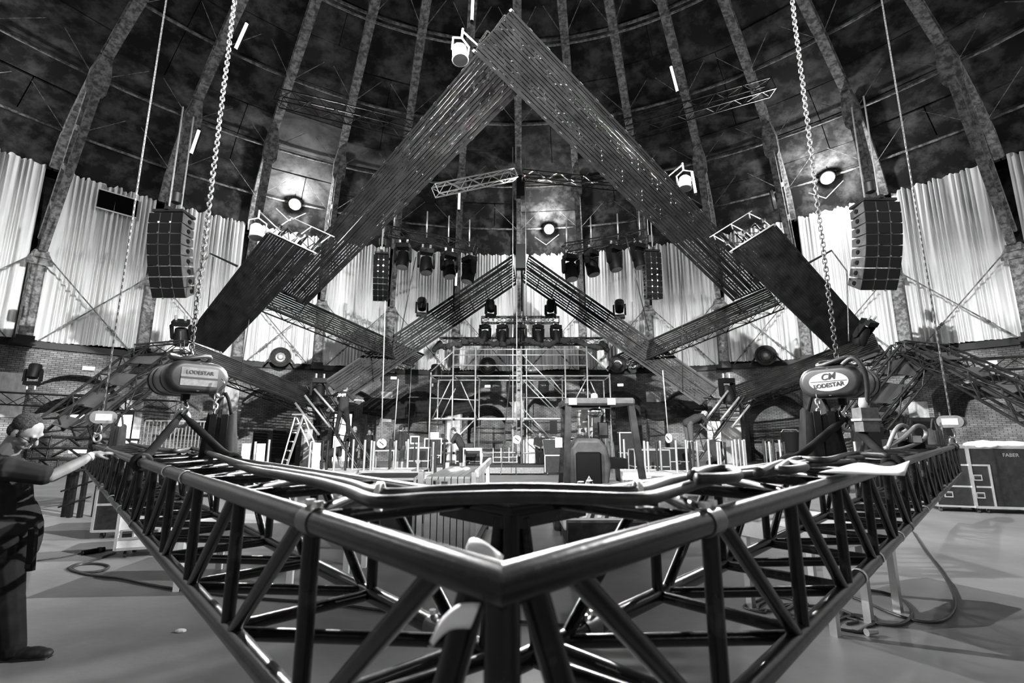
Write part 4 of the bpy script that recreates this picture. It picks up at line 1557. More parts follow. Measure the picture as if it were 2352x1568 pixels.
def hand(mb, wr, dirv, palm_n, s=1.0, curl=.5, grip=None):
    """palm, four fingers of different length and a thumb; palm_n points out of the palm"""
    d = dirv.normalized()
    n = (palm_n - d * palm_n.dot(d)).normalized()
    x = d.cross(n)
    k = wr + d * (.085 * s)
    mb.cap(wr, wr + d * .03 * s, .026 * s, .028 * s)
    for i in range(4):
        mb.cap(wr + d * (.015 * s) + x * ((i - 1.5) * .012 * s), k + x * ((i - 1.5) * .021 * s), .014 * s, .0125 * s, n=8)
        L = (.075, .085, .08, .062)[i] * s
        p = k + x * ((i - 1.5) * .022 * s)
        a = 0
        for j, f in enumerate((.45, .32, .23)):
            a += curl * (.7 if j == 0 else 1.0)
            q = p + (d * math.cos(a) + n * math.sin(a)) * (L * f)
            mb.cap(p, q, .0098 * s, .0088 * s, n=8)
            p = q
    p = wr + d * (.025 * s) - x * (.028 * s)
    q = p + (d * .55 - x * .6 + n * .35).normalized() * (.04 * s)
    r = q + (d * .85 - x * .2 + n * .45).normalized() * (.034 * s)
    e = r + (d * .9 + n * .5).normalized() * (.024 * s)
    mb.cap(p, q, .0135 * s, .012 * s, n=8)
    mb.cap(q, r, .0115 * s, .0105 * s, n=8)
    mb.cap(r, e, .0105 * s, .009 * s, n=8)


def person(label, J, fwd, base, s=1.0, vox=.014, hair='hair', shirt='shirt', legs='trousers', short_legs=False, bald=False, cap_=False,
           glasses=False, belly=0.0, curl=.6, hand_n=None, hand_d=None, logo=None, look=None, beard=False, wristband=False, skin='skin', mask=False, build=1.0):
    o = thing('person', label, 'person', base)
    up = (J['head'] - J['neck']).normalized()
    f = V(look or fwd).normalized()
    f = (f - up * f.dot(up)).normalized()
    rt = f.cross(up)
    hd = J['head']
    hs = s
    b = MB()
    B = build
    # head
    b.ell(hd + up * .02 * hs, .074 * hs, .092 * hs, .098 * hs, rt, f, up, n=16, m=12)
    b.ell(hd - up * .045 * hs + f * .018 * hs, .058 * hs, .072 * hs, .075 * hs, rt, f, up, n=14, m=10)
    b.ell(hd - up * .095 * hs + f * .055 * hs, .028 * hs, .026 * hs, .024 * hs, rt, f, up)          # chin
    b.cap(hd + f * .088 * hs + up * .012 * hs, hd + f * .112 * hs - up * .03 * hs, .011 * hs, .017 * hs, n=8)   # nose
    b.cap(hd + f * .084 * hs + up * .026 * hs - rt * .035 * hs, hd + f * .084 * hs + up * .026 * hs + rt * .035 * hs, .013 * hs, .013 * hs, n=8)  # brow
    b.cap(hd + f * .082 * hs - up * .062 * hs - rt * .018 * hs, hd + f * .082 * hs - up * .062 * hs + rt * .018 * hs, .011 * hs, .011 * hs, n=8)  # lips
    for sg in (-1, 1):
        b.ell(hd + rt * (sg * .078 * hs) - f * .006 * hs - up * .008 * hs, .012 * hs, .022 * hs, .034 * hs, rt, f, up)   # ears
        b.ell(hd + rt * (sg * .045 * hs) + f * .058 * hs - up * .022 * hs, .025 * hs, .025 * hs, .025 * hs)             # cheeks
    b.cap(J['neck'], hd - up * .05 * hs - f * .015 * hs, .062 * s * B, .056 * s * B)
    # trunk
    b.cap(J['chest'], J['neck'], .105 * s * B, .07 * s * B)
    b.cap(J['pelvis'], J['chest'], .12 * s * B, .125 * s * B)
    b.cap(J['shL'], J['shR'], .062 * s * B, .062 * s * B)
    b.cap(J['hpL'], J['hpR'], .095 * s * B, .095 * s * B)
    for sd in 'LR':
        b.cap(J['sh' + sd], J['el' + sd], .052 * s * B, .040 * s * B)
        b.cap(J['el' + sd], J['el' + sd].lerp(J['wr' + sd], .35), .040 * s * B, .042 * s * B)
        b.cap(J['el' + sd].lerp(J['wr' + sd], .35), J['wr' + sd], .042 * s * B, .027 * s * B)
        dv = (hand_d or {}).get(sd) or (J['wr' + sd] - J['el' + sd])
        nv = (hand_n or {}).get(sd) or (rt * (1 if sd == 'L' else -1) * .6 - V((0, 0, .4)) + f * -.1)
        hand(b, J['wr' + sd], dv, nv, s, curl)
        b.cap(J['hp' + sd], J['kn' + sd], .085 * s * B, .057 * s * B)
        b.cap(J['kn' + sd], J['kn' + sd].lerp(J['an' + sd], .35), .055 * s * B, .058 * s * B)
        b.cap(J['kn' + sd].lerp(J['an' + sd], .35), J['an' + sd], .056 * s * B, .038 * s * B)
        b.cap(J['an' + sd] - V((0, 0, .035 * s)), J['an' + sd].lerp(J['to' + sd], .8) - V((0, 0, .03 * s)), .024 * s, .018 * s)
    body = b.build('body', skin, o)
    remesh(body, vox)
    # eyes
    for sg in (-1, 1):
        MB().ell(hd + f * .084 * hs + rt * (sg * .032 * hs) + up * .006 * hs, .011 * hs, .009 * hs, .007 * hs, rt, f, up, n=8, m=6).build('eye', 'print', body)
    # hair / cap
    hb = MB()
    if cap_:
        hb.ell(hd + up * .045 * hs - f * .005 * hs, .088 * hs, .104 * hs, .085 * hs, rt, f, up, n=14, m=8)
        hb.box(hd + up * .055 * hs + f * .12 * hs, .13 * hs, .1 * hs, .012 * hs, rt, f, up)
        remesh(hb.build('cap', 'shirt', o), vox * .8)
    elif not bald:
        hb.ell(hd + up * .052 * hs - f * .024 * hs, .082 * hs, .090 * hs, .078 * hs, rt, f, up, n=14, m=8)
        hb.ell(hd - up * .01 * hs - f * .05 * hs, .076 * hs, .055 * hs, .075 * hs, rt, f, up, n=14, m=8)
        for sg in (-1, 1):                                 # sideburns
            hb.ell(hd + rt * (sg * .074 * hs) + f * .018 * hs + up * .012 * hs, .010 * hs, .014 * hs, .035 * hs, rt, f, up)
        if mask:
            hb.ell(hd - up * .06 * hs - f * .03 * hs, .09 * hs, .06 * hs, .12 * hs, rt, f, up)
        remesh(hb.build('hair', hair, o), vox * .8)
    else:
        hb.ell(hd - up * .025 * hs - f * .052 * hs, .077 * hs, .048 * hs, .05 * hs, rt, f, up, n=12, m=8)
        remesh(hb.build('hair', 'hair_grey', o), vox * .8)
    if beard:
        bb = MB()
        bb.ell(hd - up * .085 * hs + f * .05 * hs, .046 * hs, .045 * hs, .034 * hs, rt, f, up)
        remesh(bb.build('beard', 'hair_grey', o), vox * .8)
    # shirt
    c = MB()
    c.cap(J['chest'] + up * .0, J['neck'] - (J['neck'] - J['chest']) * .12, .125 * s * B, .085 * s * B)
    lowp = J['pelvis'] + (J['pelvis'] - J['chest']).normalized() * .02 * s
    c.cap(lowp, J['chest'], .148 * s * B, .15 * s * B)
    for sg in (-1, 1):
        c.cap(lowp + rt * (sg * .06 * s), J['chest'] + rt * (sg * .07 * s), .128 * s * B, .115 * s * B)
    if belly:
        c.ell(J['pelvis'].lerp(J['chest'], .45) + f * .07 * s, .17 * s, (.15 + belly) * s, .25 * s, rt, f, V((0, 0, 1)), n=16, m=10)
    c.cap(J['shL'], J['shR'], .078 * s * B, .078 * s * B)
    for sd in 'LR':
        c.cap(J['sh' + sd], J['sh' + sd].lerp(J['el' + sd], .8), .075 * s * B, .066 * s * B)
    sh = c.build('shirt', shirt, o)
    remesh(sh, vox)
    # trousers
    t = MB()
    t.cap(J['hpL'], J['hpR'], .118 * s * B, .118 * s * B)
    t.cap(J['pelvis'], J['pelvis'] + (J['chest'] - J['pelvis']) * .2, .14 * s * B, .14 * s * B)
    for sd in 'LR':
        t.cap(J['hp' + sd], J['kn' + sd], .105 * s * B, .076 * s * B)
        if not short_legs:
            t.cap(J['kn' + sd], J['an' + sd] - V((0, 0, .005)), .078 * s * B, .070 * s * B)
        else:
            t.cap(J['kn' + sd], J['kn' + sd].lerp(J['an' + sd], .12), .08 * s * B, .08 * s * B)
    remesh(t.build('trousers' if not short_legs else 'shorts', legs, o), vox)
    for sd in 'LR':
        k = MB()
        a, tt = J['an' + sd], J['to' + sd]
        d = (tt - a)
        d.z = 0
        d.normalize()
        sd_ = d.cross(V((0, 0, 1)))
        h = V((a.x, a.y, a.z - .04 * s)) - d * .035 * s
        m_ = h + d * .12 * s
        tz = V((tt.x, tt.y, h.z - .008 * s))
        k.ell(h, .042 * s, .05 * s, .043 * s, sd_, d)
        k.cap(h, m_, .041 * s, .040 * s)
        k.ell(m_ + d * .05 * s, .048 * s, .085 * s, .038 * s, sd_, d)
        k.ell(tz, .042 * s, .05 * s, .032 * s, sd_, d)
        k.cap(V((a.x, a.y, a.z + .03 * s)), h + d * .05 * s, .048 * s, .046 * s)
        k.box(h.lerp(tz, .5) - V((0, 0, .036 * s)), .08 * s, (tz - h).length + .07 * s, .018 * s, sd_, d)
        remesh(k.build('shoe', 'shoe', o), vox * .8, 2)
    if glasses:
        g = MB()
        for sg in (-1, 1):
            c0 = hd + f * .1 * hs + rt * (sg * .034 * hs) + up * .004 * hs
            g.path([c0 + rt * (.027 * hs * math.cos(a)) + up * (.019 * hs * math.sin(a)) for a in [2 * math.pi * i / 12 for i in range(12)]], .0035, n=6, closed=True)
            g.tube(c0 + rt * (sg * .027 * hs), hd + rt * (sg * .084 * hs) - f * .0 * hs + up * .005 * hs, .0035)
        g.tube(hd + f * .103 * hs - rt * .008 * hs + up * .006 * hs, hd + f * .103 * hs + rt * .008 * hs + up * .006 * hs, .003)
        g.build('glasses', 'black_plastic', o)
    if wristband:
        w, e = J['wrR'], J['elR']
        d = (w - e).normalized()
        MB().tube(w - d * .035, w - d * .008, .034 * s, .031 * s, n=14).build('wristband', 'white', o, smooth='auto')
    if logo:
        text_obj(logo[0], logo[1], J['chest'] - f * (.168 * s * B) + up * .04, rt * -1, up, 'white', o, 'shirt_print', extrude=.012, bold=.002)
    return o


def pose(base, h=1.75, yaw=0.0, lean=0.0, crouch=0.0, arms=None, spread=.1, step=0.0, hdown=0.2):
    """joints of a figure standing at base and facing yaw (0 = along +Y); lean bends at the hips"""
    k = h / 1.75
    f = V((math.sin(yaw), math.cos(yaw), 0))
    r = V((math.cos(yaw), -math.sin(yaw), 0))
    drop = crouch
    up = V((0, 0, 1))

    def P(x, y, z):
        return base + (r * x + f * y + up * z) * k
    hipz = .93 - drop
    J = {}
    J['pelvis'] = P(0, -drop * .5, hipz + .03)
    bl = V((0, math.sin(lean), math.cos(lean)))

    def T(x, u, fw=0.0):          # point on the leaning trunk
        y = -drop * .5 + u * math.sin(lean) + fw * math.cos(lean)
        z = hipz + u * math.cos(lean) - fw * math.sin(lean)
        return P(x, y, z)
    J['chest'] = T(0, .36, .01)
    J['neck'] = T(0, .56, .01)
    l2 = lean + hdown
    hy = -drop * .5 + .56 * math.sin(lean) + .14 * math.sin(l2)
    hz = hipz + .56 * math.cos(lean) + .14 * math.cos(l2)
    J['head'] = P(0, hy + .02, hz)
    J['shL'], J['shR'] = T(-.175, .49), T(.175, .49)
    a = arms or {}
    for sd, sg in (('L', -1), ('R', 1)):
        if sd in a:
            e, w = a[sd]
            sh = J['sh' + sd]
            J['el' + sd] = sh + (r * e[0] + f * e[1] + up * e[2]) * k
            J['wr' + sd] = J['el' + sd] + (r * w[0] + f * w[1] + up * w[2]) * k
        else:
            J['el' + sd] = J['sh' + sd] + (r * (sg * .06) + f * .0 + up * -.29) * k
            J['wr' + sd] = J['el' + sd] + (r * (sg * .0) + f * .08 + up * -.24) * k
        st = step * sg
        J['hp' + sd] = P(sg * .09, -drop * .5, hipz)
        J['an' + sd] = P(sg * spread, st, .085)
        kz = .49 - drop * .2
        J['kn' + sd] = P(sg * (spread + .0) * .98, st * .5 + drop * .45 + .02, kz)
        J['to' + sd] = J['an' + sd] + (f * .16 - up * .03) * k
    return J, f


# the man at the left steadying the truss
by = 4.02
J = {}
Y_ = lambda px, py, y: YP(px, py, y)
J['head'] = Y_(60, 990, 4.02)
J['neck'] = Y_(12, 1046, 4.06)
J['chest'] = Y_(2, 1120, 4.08)
J['pelvis'] = Y_(6, 1248, 4.10)
J['shR'] = Y_(22, 1078, 3.90)
J['shL'] = Y_(14, 1074, 4.26)
J['elR'] = Y_(118, 1094, 4.02)
grip = near_on(C0, uL, 262)
J['wrR'] = Y_(216, 1044, 4.26)
J['elL'] = Y_(-10, 1165, 4.38)
J['wrL'] = Y_(40, 1215, 4.42)
J['hpR'] = Y_(12, 1270, 4.00)
J['hpL'] = Y_(6, 1268, 4.2)
J['knR'] = Y_(22, 1380, 3.98)
J['knL'] = Y_(-20, 1375, 4.2)
J['anR'] = ZP(28, 1486, .085)
J['anL'] = ZP(-45, 1475, .085)
J['toR'] = J['anR'] + V((.22, .03, -.03))
J['toL'] = J['anL'] + V((.2, .08, -.03))
mbase = V((J['anR'].x, J['anR'].y, 0))
person('man in a dark t-shirt and glasses steadying the truss at far left', J, V((.92, .38, 0)), mbase, s=1.12, vox=.0075, glasses=True, belly=.09, wristband=True,
       look=V((.9, .12, -.42)), hand_n={'R': V((.1, .1, -1))}, hand_d={'R': V((.8, .45, .1))}, curl=.42, beard=True, build=1.06)
rd = thing('belt_tool', 'dark tool hanging from the belt of the man at far left', 'tool', Y_(72, 1262, 3.86))
MB().box(Y_(73, 1262, 3.86), .05, .03, .30, V((.98, 0, .1)).normalized(), V((0, 1, 0)), V((-.1, 0, .98)).normalized()).build('sheath', 'black_plastic', rd)
MB().box(Y_(66, 1300, 3.85), .045, .02, .03).build('tip', 'dark_metal', rd)

# crew further back
def crew(label, px, yfoot_px, h, yaw, d=None, zbase=0.0, **kw):
    ks = {k: kw.pop(k) for k in ('lean', 'crouch', 'arms', 'spread', 'step', 'hdown') if k in kw}
    base = D(px, yfoot_px, d) if d else ZP(px, yfoot_px, zbase)
    if d:
        base.z = zbase
    J, f = pose(base, h, R(yaw), **ks)
    return person(label, J, f, base, s=h / 1.75, **kw)


ZS = .55
crew('person in a hooded dark jacket looking down beside the open case', 1240, 1086, 1.68, 175, arms={'L': ((-.05, .06, -.27), (.1, .22, -.05)), 'R': ((.05, .06, -.27), (-.1, .22, -.05))}, hdown=.5, mask=True)
crew('man in black seen from behind, left of the scaffold', 920, 1000, 1.80, 10, d=19, zbase=0.12, short_legs=True, legs='shorts')
crew('man in black leaning over the console at the left of the scaffold', 1062, 1000, 1.78, -80, d=18.5, zbase=.12, lean=.45, arms={'L': ((-.05, .15, -.26), (.0, .28, -.02)), 'R': ((.05, .15, -.26), (0, .28, -.02))}, short_legs=True)
crew('man with a pale cap bent behind the rack cases', 1018, 1010, 1.6, 175, d=21, zbase=.0, lean=.3, cap_=True)
crew('man in a black t-shirt with white print climbing the work truss at left', 785, 1000, 1.76, 20, d=16.6, zbase=1.52, arms={'L': ((-.14, .1, -.22), (-.05, .25, .0)), 'R': ((.16, .12, -.2), (.1, .26, .0))}, step=.12, spread=.16, logo=('PINK', .16))
crew('man sitting behind the left low panel with his head bent', 732, 930, 1.74, 120, d=18.8, zbase=1.35, hdown=.4, bald=True)
crew('man bending down to the left of the bright doorway', 752, 1080, 1.74, 60, d=17, zbase=0, lean=1.0, crouch=.12)
crew('man in dark clothes standing nearest to the bright doorway', 812, 1060, 1.78, 200, d=20, zbase=.1, hair='hair_grey')
crew('man with dark hair behind the one nearest to the bright doorway', 800, 1060, 1.7, 150, d=21.5, zbase=.1)
crew('man in a black t-shirt standing alone right of the bright doorway', 846, 1060, 1.72, 185, d=22, zbase=0.05)
crew('man in a dark cap and printed t-shirt seen through the forklift', 1340, 1060, 1.78, 175, d=19.5, zbase=0, cap_=True)
crew('bareheaded man beside the capped one seen through the forklift', 1360, 1060, 1.7, 150, d=19.8, zbase=0)
crew('bald man bending over on top of the work truss at right', 1582, 1000, 1.78, 75, d=15.8, zbase=.98, lean=1.05, arms={'L': ((-.02, .16, -.24), (.0, .2, -.16)), 'R': ((.02, .16, -.24), (0, .22, -.14))}, short_legs=True, legs='shorts', bald=True)
crew('bald man in black crouching below the work truss at right', 1642, 1060, 1.78, -15, d=15.4, zbase=.25, crouch=.34, lean=.4, bald=True, arms={'L': ((-.1, .12, -.25), (.05, .24, .0)), 'R': ((.12, .12, -.25), (-.05, .24, 0))})

# ------------------------------------------------------------------ flight cases
def case(label, c, w, dpt, h, yaw, m='case_black', castors=True, handles=2, rows=1, cat='flight case', face_text=None, top=None, lidline=.45, cast_h=.13):
    """c: floor point under the middle of the front face"""
    ux = V((math.cos(yaw), math.sin(yaw), 0))
    uy = V((-math.sin(yaw), math.cos(yaw), 0))
    up = V((0, 0, 1))
    o = thing('flight_case', label, cat, c, 'flight cases')
    z0 = cast_h if castors else .02
    ctr = c + uy * dpt / 2 + up * (z0 + h / 2)
    body = MB().box(ctr, w, dpt, h, ux, uy).build('body', m, o)
    e = .022 if h < 1 else .03
    for sx in (-1, 1):
        for sy in (-1, 1):
            p = ctr + ux * (sx * w / 2) + uy * (sy * dpt / 2)
            MB().box(p, e * 1.6, e * 1.6, h + e, ux, uy).build('corner_trim', 'alu', body)
    for sz in (-1, 1):
        mb = MB()
        for sy in (-1, 1):
            mb.box(ctr + uy * (sy * dpt / 2) + up * (sz * h / 2), w, e * 1.6, e * 1.6, ux, uy)
        for sx in (-1, 1):
            mb.box(ctr + ux * (sx * w / 2) + up * (sz * h / 2), e * 1.6, dpt, e * 1.6, ux, uy)
        mb.build('edge_trim', 'alu', body)
    for r in range(rows):
        zl = ctr + up * (h * (lidline - .5) if rows == 1 else h * (-.02 - .0 * r))
        if r == 0:
            mb = MB()
            mb.box(zl - uy * (dpt / 2 + .004), w, .012, .035, ux, uy)
            mb.box(zl + ux * (w / 2 + .004), .012, dpt, .035, ux, uy)
            mb.box(zl - ux * (w / 2 + .004), .012, dpt, .035, ux, uy)
            mb.build('lid_seam', 'alu', body)
        for i in range(handles):
            x = (i - (handles - 1) / 2) * w * .55
            zz = (.2 if r == 0 else -.22) * h if rows > 1 else (-.08 * h)
            p = ctr + ux * x - uy * (dpt / 2 + .006) + up * zz
            hd = MB().box(p, .15, .014, .12, ux, uy).build('handle_dish', 'alu', body)
            MB().box(p - uy * .008, .11, .006, .075, ux, uy).build('handle_recess', 'dark_metal', hd)
            MB().box(p - uy * .016 + up * .02, .1, .014, .022, ux, uy).build('grip', 'rubber', hd)
    if castors:
        for sx in (-1, 1):
            for sy in (-1, 1):
                p = c + uy * dpt / 2 + ux * (sx * (w / 2 - .09)) + uy * (sy * (dpt / 2 - .09))
                cs = MB().box(p + up * (z0 - .015), .09, .08, .03, ux, uy).bar(p + up * (z0 - .02), p + up * .05 + uy * .03, .05, .02).build('castor', 'galv', o)
                MB().lathe([(.03, -.02), (.05, -.016), (.05, .016), (.03, .02)], p + up * .05 + uy * .03, ux, n=12).build('wheel', 'rubber', cs, smooth='auto')
    if face_text:
        text_obj(face_text[0], face_text[1], ctr - uy * (dpt / 2 + .004) + up * (h * .36) + ux * face_text[2], ux, up, 'label_grey', body, 'lettering')
    return o


case('black flight case with alloy edges on castors at far left', ZP(285, 1238, 0), .95, .65, .66, R(8), handles=1, lidline=.6)
case('small grey flight case in front of the black one at left', ZP(315, 1282, 0), .52, .5, .44, R(20), m='case_grey', handles=2, lidline=.3)
case('low black case with four dished handles at right', ZP(2222, 1178, 0), .98, .7, .84, R(-18), handles=2, rows=2)
case('tall black case with white cloth on top at the right edge', ZP(2330, 1182, 0), 1.25, .8, 1.22, R(-14), handles=0, face_text=('FABER', .1, .12), lidline=.98)
case('long black case with white lid strip behind the truss, left of the deck cart', ZP(862, 1262, 0), 1.05, 1.2, .84, R(4), handles=1, lidline=.86)
for px, py, d, w, h, lab in ((1075, 1060, 19.5, 1.0, .8, 'black rack case at the left end of the low stage'), (960, 1060, 19, .8, .9, 'upright rack case behind the post forest'),
                             (1500, 1085, 15.5, 1.15, .95, 'tall black case right of the forklift'), (945, 1082, 15.2, .75, .35, 'low black case with two bright handles in mid-hall'),
                             (500, 1050, 12.5, 2.4, .6, 'long black case with pale edge behind the left hoist'), (1560, 1075, 18.5, 1.0, .9, 'black case behind the tallest posts at right'),
                             (1445, 1060, 20, .7, 1.5, 'upright rack case behind the forklift mast')):
    p = D(px, py, d)
    p.z = 0
    case(lab, p, w, .7, h, R(rnd.uniform(-6, 6)), handles=2 if 'two' in lab else 1)
# white cloth bundle on the tall right case
p = ZP(2330, 1182, 0) + V((.1, .25, 1.38))
mb = MB()
for i in range(7):
    mb.ell(p + V((-.45 + i * .15, rnd.uniform(-.1, .1), rnd.uniform(-.01, .03))), .16, .25, .06 + rnd.uniform(0, .03), n=10, m=6)
o = mb.build('cloth_bundle', 'white', origin=p)
remesh(o, .02, 6)
tag(o, 'rumpled white cloth on top of the tall right case', 'cloth')
# open lid case next to the hooded person
p = ZP(1282, 1092, 0)
o = thing('open_case', 'open road case with raised lid beside the hooded person', 'flight case', p)
MB().box(p + V((0, .4, .45)), 1.0, .7, .6).build('body', 'case_black', o)
l = MB().prism([(-.5, 0), (.5, 0), (.5, .62), (-.56, .62)], p + V((0, .1, .76)), (1, 0, 0), (0, .35, .93), (0, -.93, .35), .06).build('lid', 'case_black', o)
mb = MB()
for x in (-.5, .5):
    mb.bar(p + V((x, .05, .12)), p + V((x, .05, .76)), .04, .04)
    mb.bar(p + V((x, .1, .76)), p + V((x - (.06 if x < 0 else 0), .33, 1.34)), .04, .04)
mb.bar(p + V((-.5, .05, .76)), p + V((.5, .05, .76)), .04, .04)
mb.bar(p + V((-.56, .33, 1.34)), p + V((.5, .33, 1.34)), .04, .04)
mb.build('edge_trim', 'alu', o)
for x in (-.4, .4):
    MB().lathe([(.03, -.02), (.06, -.016), (.06, .016), (.03, .02)], p + V((x, .12, .06)), (1, 0, 0), n=12).build('wheel', 'rubber', o)

# ------------------------------------------------------------------ forklift seen from behind
FD = 6.6
def FP(px, py, dd=0.0):
    return D(px, py, FD + dd)


g0 = ZP(1390, 1276, 0)
o = thing('forklift', 'dark forklift with pale counterweight seen from behind, right of centre', 'forklift', g0)
x0, y0 = g0.x, g0.y
W2 = .56
# counterweight
mb = MB()
prof = [(-.56, .32), (.56, .32), (.58, .62), (.52, .86), (.3, .93), (-.3, .93), (-.52, .86), (-.58, .62)]
mb.prism(prof, (x0, y0 - .05, 0), (1, 0, 0), (0, 0, 1), (0, 1, 0), .75)
cw = mb.build('counterweight', 'machine_light', o)
o_ = cw.modifiers.new('bevel', 'BEVEL')
o_.width = .05
o_.segments = 3
MB().box((x0 + .02, y0 - .055, .86), .09, .02, .07).build('catch', 'dark_metal', cw)
MB().box((x0, y0 + .2, .32), 1.05, .9, .3).build('chassis', 'machine', o)
for i in range(10):                                        # hazard band
    xx = x0 - .5 + i * .1
    MB().prism([(0, 0), (.05, 0), (.09, .1), (.04, .1)], (xx, y0 - .058, .5), (1, 0, 0), (0, 0, 1), (0, 1, 0), .012).build('hazard_stripe', 'print' if i % 2 else 'white', cw)
for sx in (-1, 1):
    w = MB().lathe([(.1, -.1), (.24, -.1), (.27, -.06), (.27, .06), (.24, .1), (.1, .1)], (x0 + sx * .42, y0 + .25, .27), (1, 0, 0), n=20).build('wheel', 'rubber', o, smooth='auto')
    MB().lathe([(.13, -.07), (.13, .07)], (x0 + sx * .45, y0 + .25, .27), (1, 0, 0), n=12).build('hub', 'machine_light', w)
    w = MB().lathe([(.1, -.1), (.29, -.1), (.32, -.06), (.32, .06), (.29, .1), (.1, .1)], (x0 + sx * .45, y0 + 1.75, .32), (1, 0, 0), n=20).build('wheel', 'rubber', o, smooth='auto')
# overhead guard: rear pillars lean forward
zt = 2.14
lx0, lx1 = FP(1310, 930).x, FP(1466, 930).x
for sx, xa, xb in ((-1, FP(1305, 1110).x, FP(1316, 930).x), (1, FP(1490, 1110).x, FP(1470, 930).x)):
    MB().bar((xa, y0 + .1, .85), (xb, y0 + .2, zt - .06), .085, .1, (0, 1, 0)).build('rear_pillar', 'machine', o)
    MB().bar((xa - sx * .04, y0 + 1.55, .5), (xb - sx * .05, y0 + 1.25, zt - .06), .07, .07, (0, 1, 0)).build('front_pillar', 'machine', o)
    MB().bar((xb, y0 + .15, zt - .05), (xb - sx * .03, y0 + 1.35, zt - .03), .08, .1).build('roof_rail', 'machine', o)
gr = MB().box(((FP(1312, 925).x + FP(1474, 925).x) / 2, y0 + .16, zt - .05), FP(1474, 925).x - FP(1312, 925).x + .06, .1, .11).build('roof_beam', 'machine_grey', o)
gr.modifiers.new('bevel', 'BEVEL').width = .03
for px in (1325, 1420):
    MB().box((FP(px, 925).x, y0 + .105, zt - .05), .12, .01, .1).build('reflector', 'label_grey', gr)
for i in range(6):
    MB().box(((lx0 + lx1) / 2, y0 + .3 + i * .19, zt - .02), lx1 - lx0, .035, .045).build('roof_slat', 'machine', o)
MB().box(((lx0 + lx1) / 2, y0 + 1.35, zt - .05), lx1 - lx0, .08, .1).build('roof_beam', 'machine', o)
bc = FP(1381, 905)
MB().lathe([(.045, 0), (.05, .02), (.045, .06), (.02, .075)], (bc.x, y0 + .2, zt), (0, 0, 1), n=12).build('beacon', 'beacon', o, smooth=True)
# seat hump, battery cover, warning triangle
sc_ = FP(1362, 1068)
hp = MB()
hp.prism([(-.28, .0), (.28, .0), (.33, .3), (.28, .55), (.17, .68), (-.17, .68), (-.28, .55), (-.33, .3)], (sc_.x, y0 + .16, .88), (1, 0, 0), (0, 0, 1), (0, 1, 0), .42)
seat = hp.build('seat_back', 'machine_grey', o)
bv = seat.modifiers.new('bevel', 'BEVEL')
bv.width = .06
bv.segments = 3
cv = MB().box((sc_.x - .01, y0 + .12, 1.13), .36, .1, .48).build('rear_cover', 'black_plastic', o)
cv.modifiers.new('bevel', 'BEVEL').width = .025
tp = V((sc_.x - .02, y0 + .066, .99))
MB().prism([(-.058, -.05), (.058, -.05), (0, .055)], tp, (1, 0, 0), (0, 0, 1), (0, -1, 0), .004).build('warning_sign', 'label_white', cv)
MB().prism([(-.044, -.042), (.044, -.042), (0, .036)], tp + V((0, -.004, 0)), (1, 0, 0), (0, 0, 1), (0, -1, 0), .003).build('sign_field', 'print', cv)
MB().prism([(-.018, -.034), (.018, -.034), (.008, .0), (-.004, .012), (-.01, -.005)], tp + V((0, -.007, 0)), (1, 0, 0), (0, 0, 1), (0, -1, 0), .003).build('sign_mark', 'white', cv)
st = FP(1345, 1030)
sw = MB().path([V((st.x, y0 + .95, 1.42)) + V((math.cos(a) * .19, math.sin(a) * .12, math.sin(a) * .12)) for a in [2 * math.pi * i / 20 for i in range(20)]], .014, n=8, closed=True).build('steering_wheel', 'black_plastic', o, smooth=True)
MB().tube((st.x, y0 + .95, 1.42), (st.x, y0 + 1.3, 1.1), .03).build('steering_column', 'black_plastic', o)
MB().box((sc_.x + .42, y0 + .45, 1.2), .28, .5, .14).build('control_console', 'black_plastic', o)
for px in (1440, 1452):
    MB().tube((FP(px, 1000).x, y0 + .9, 1.1), (FP(px, 1000).x, y0 + 1.0, 1.5), .015).build('lever', 'dark_metal', o)
# mast
for sx in (-.3, .3):
    MB().box((x0 + sx, y0 + 2.15, 1.1), .1, .14, 2.15).build('mast_rail', 'machine', o)
for z in (.5, 2.1):
    MB().box((x0, y0 + 2.15, z), .6, .1, .08).build('mast_cross', 'machine', o)
for sx in (-.28, .28):
    MB().box((x0 + sx, y0 + 2.85, .07), .11, 1.15, .04).build('fork', 'machine', o)
# mirrors and lamps
mr = FP(1424, 985)
MB().path([(mr.x + .03, y0 + 1.0, 1.55), (mr.x + .04, y0 + 1.0, 2.0), (mr.x - .04, y0 + 1.0, 2.05), (mr.x - .06, y0 + 1.0, 1.9)], .014, n=6).build('mirror_arm', 'galv', o)
mi = MB().box((mr.x, y0 + .98, 1.68), .16, .05, .26).build('side_mirror', 'black_plastic', o)
MB().box((mr.x, y0 + .95, 1.70), .13, .012, .2).build('mirror_glass', 'mirror', mi)
bm_ = FP(1402, 940)
MB().ell((bm_.x, y0 + .9, 1.96), .13, .05, .08, n=14, m=8).build('panorama_mirror', 'mirror', o, smooth=True)
ll = FP(1281, 970)
MB().box((ll.x - .01, y0 + .3, 1.72), .1, .12, .2).build('rear_lamp', 'black_plastic', o)
MB().box((ll.x + .06, y0 + .25, 1.5), .1, .06, .14).build('number_sign', 'label_white', o)

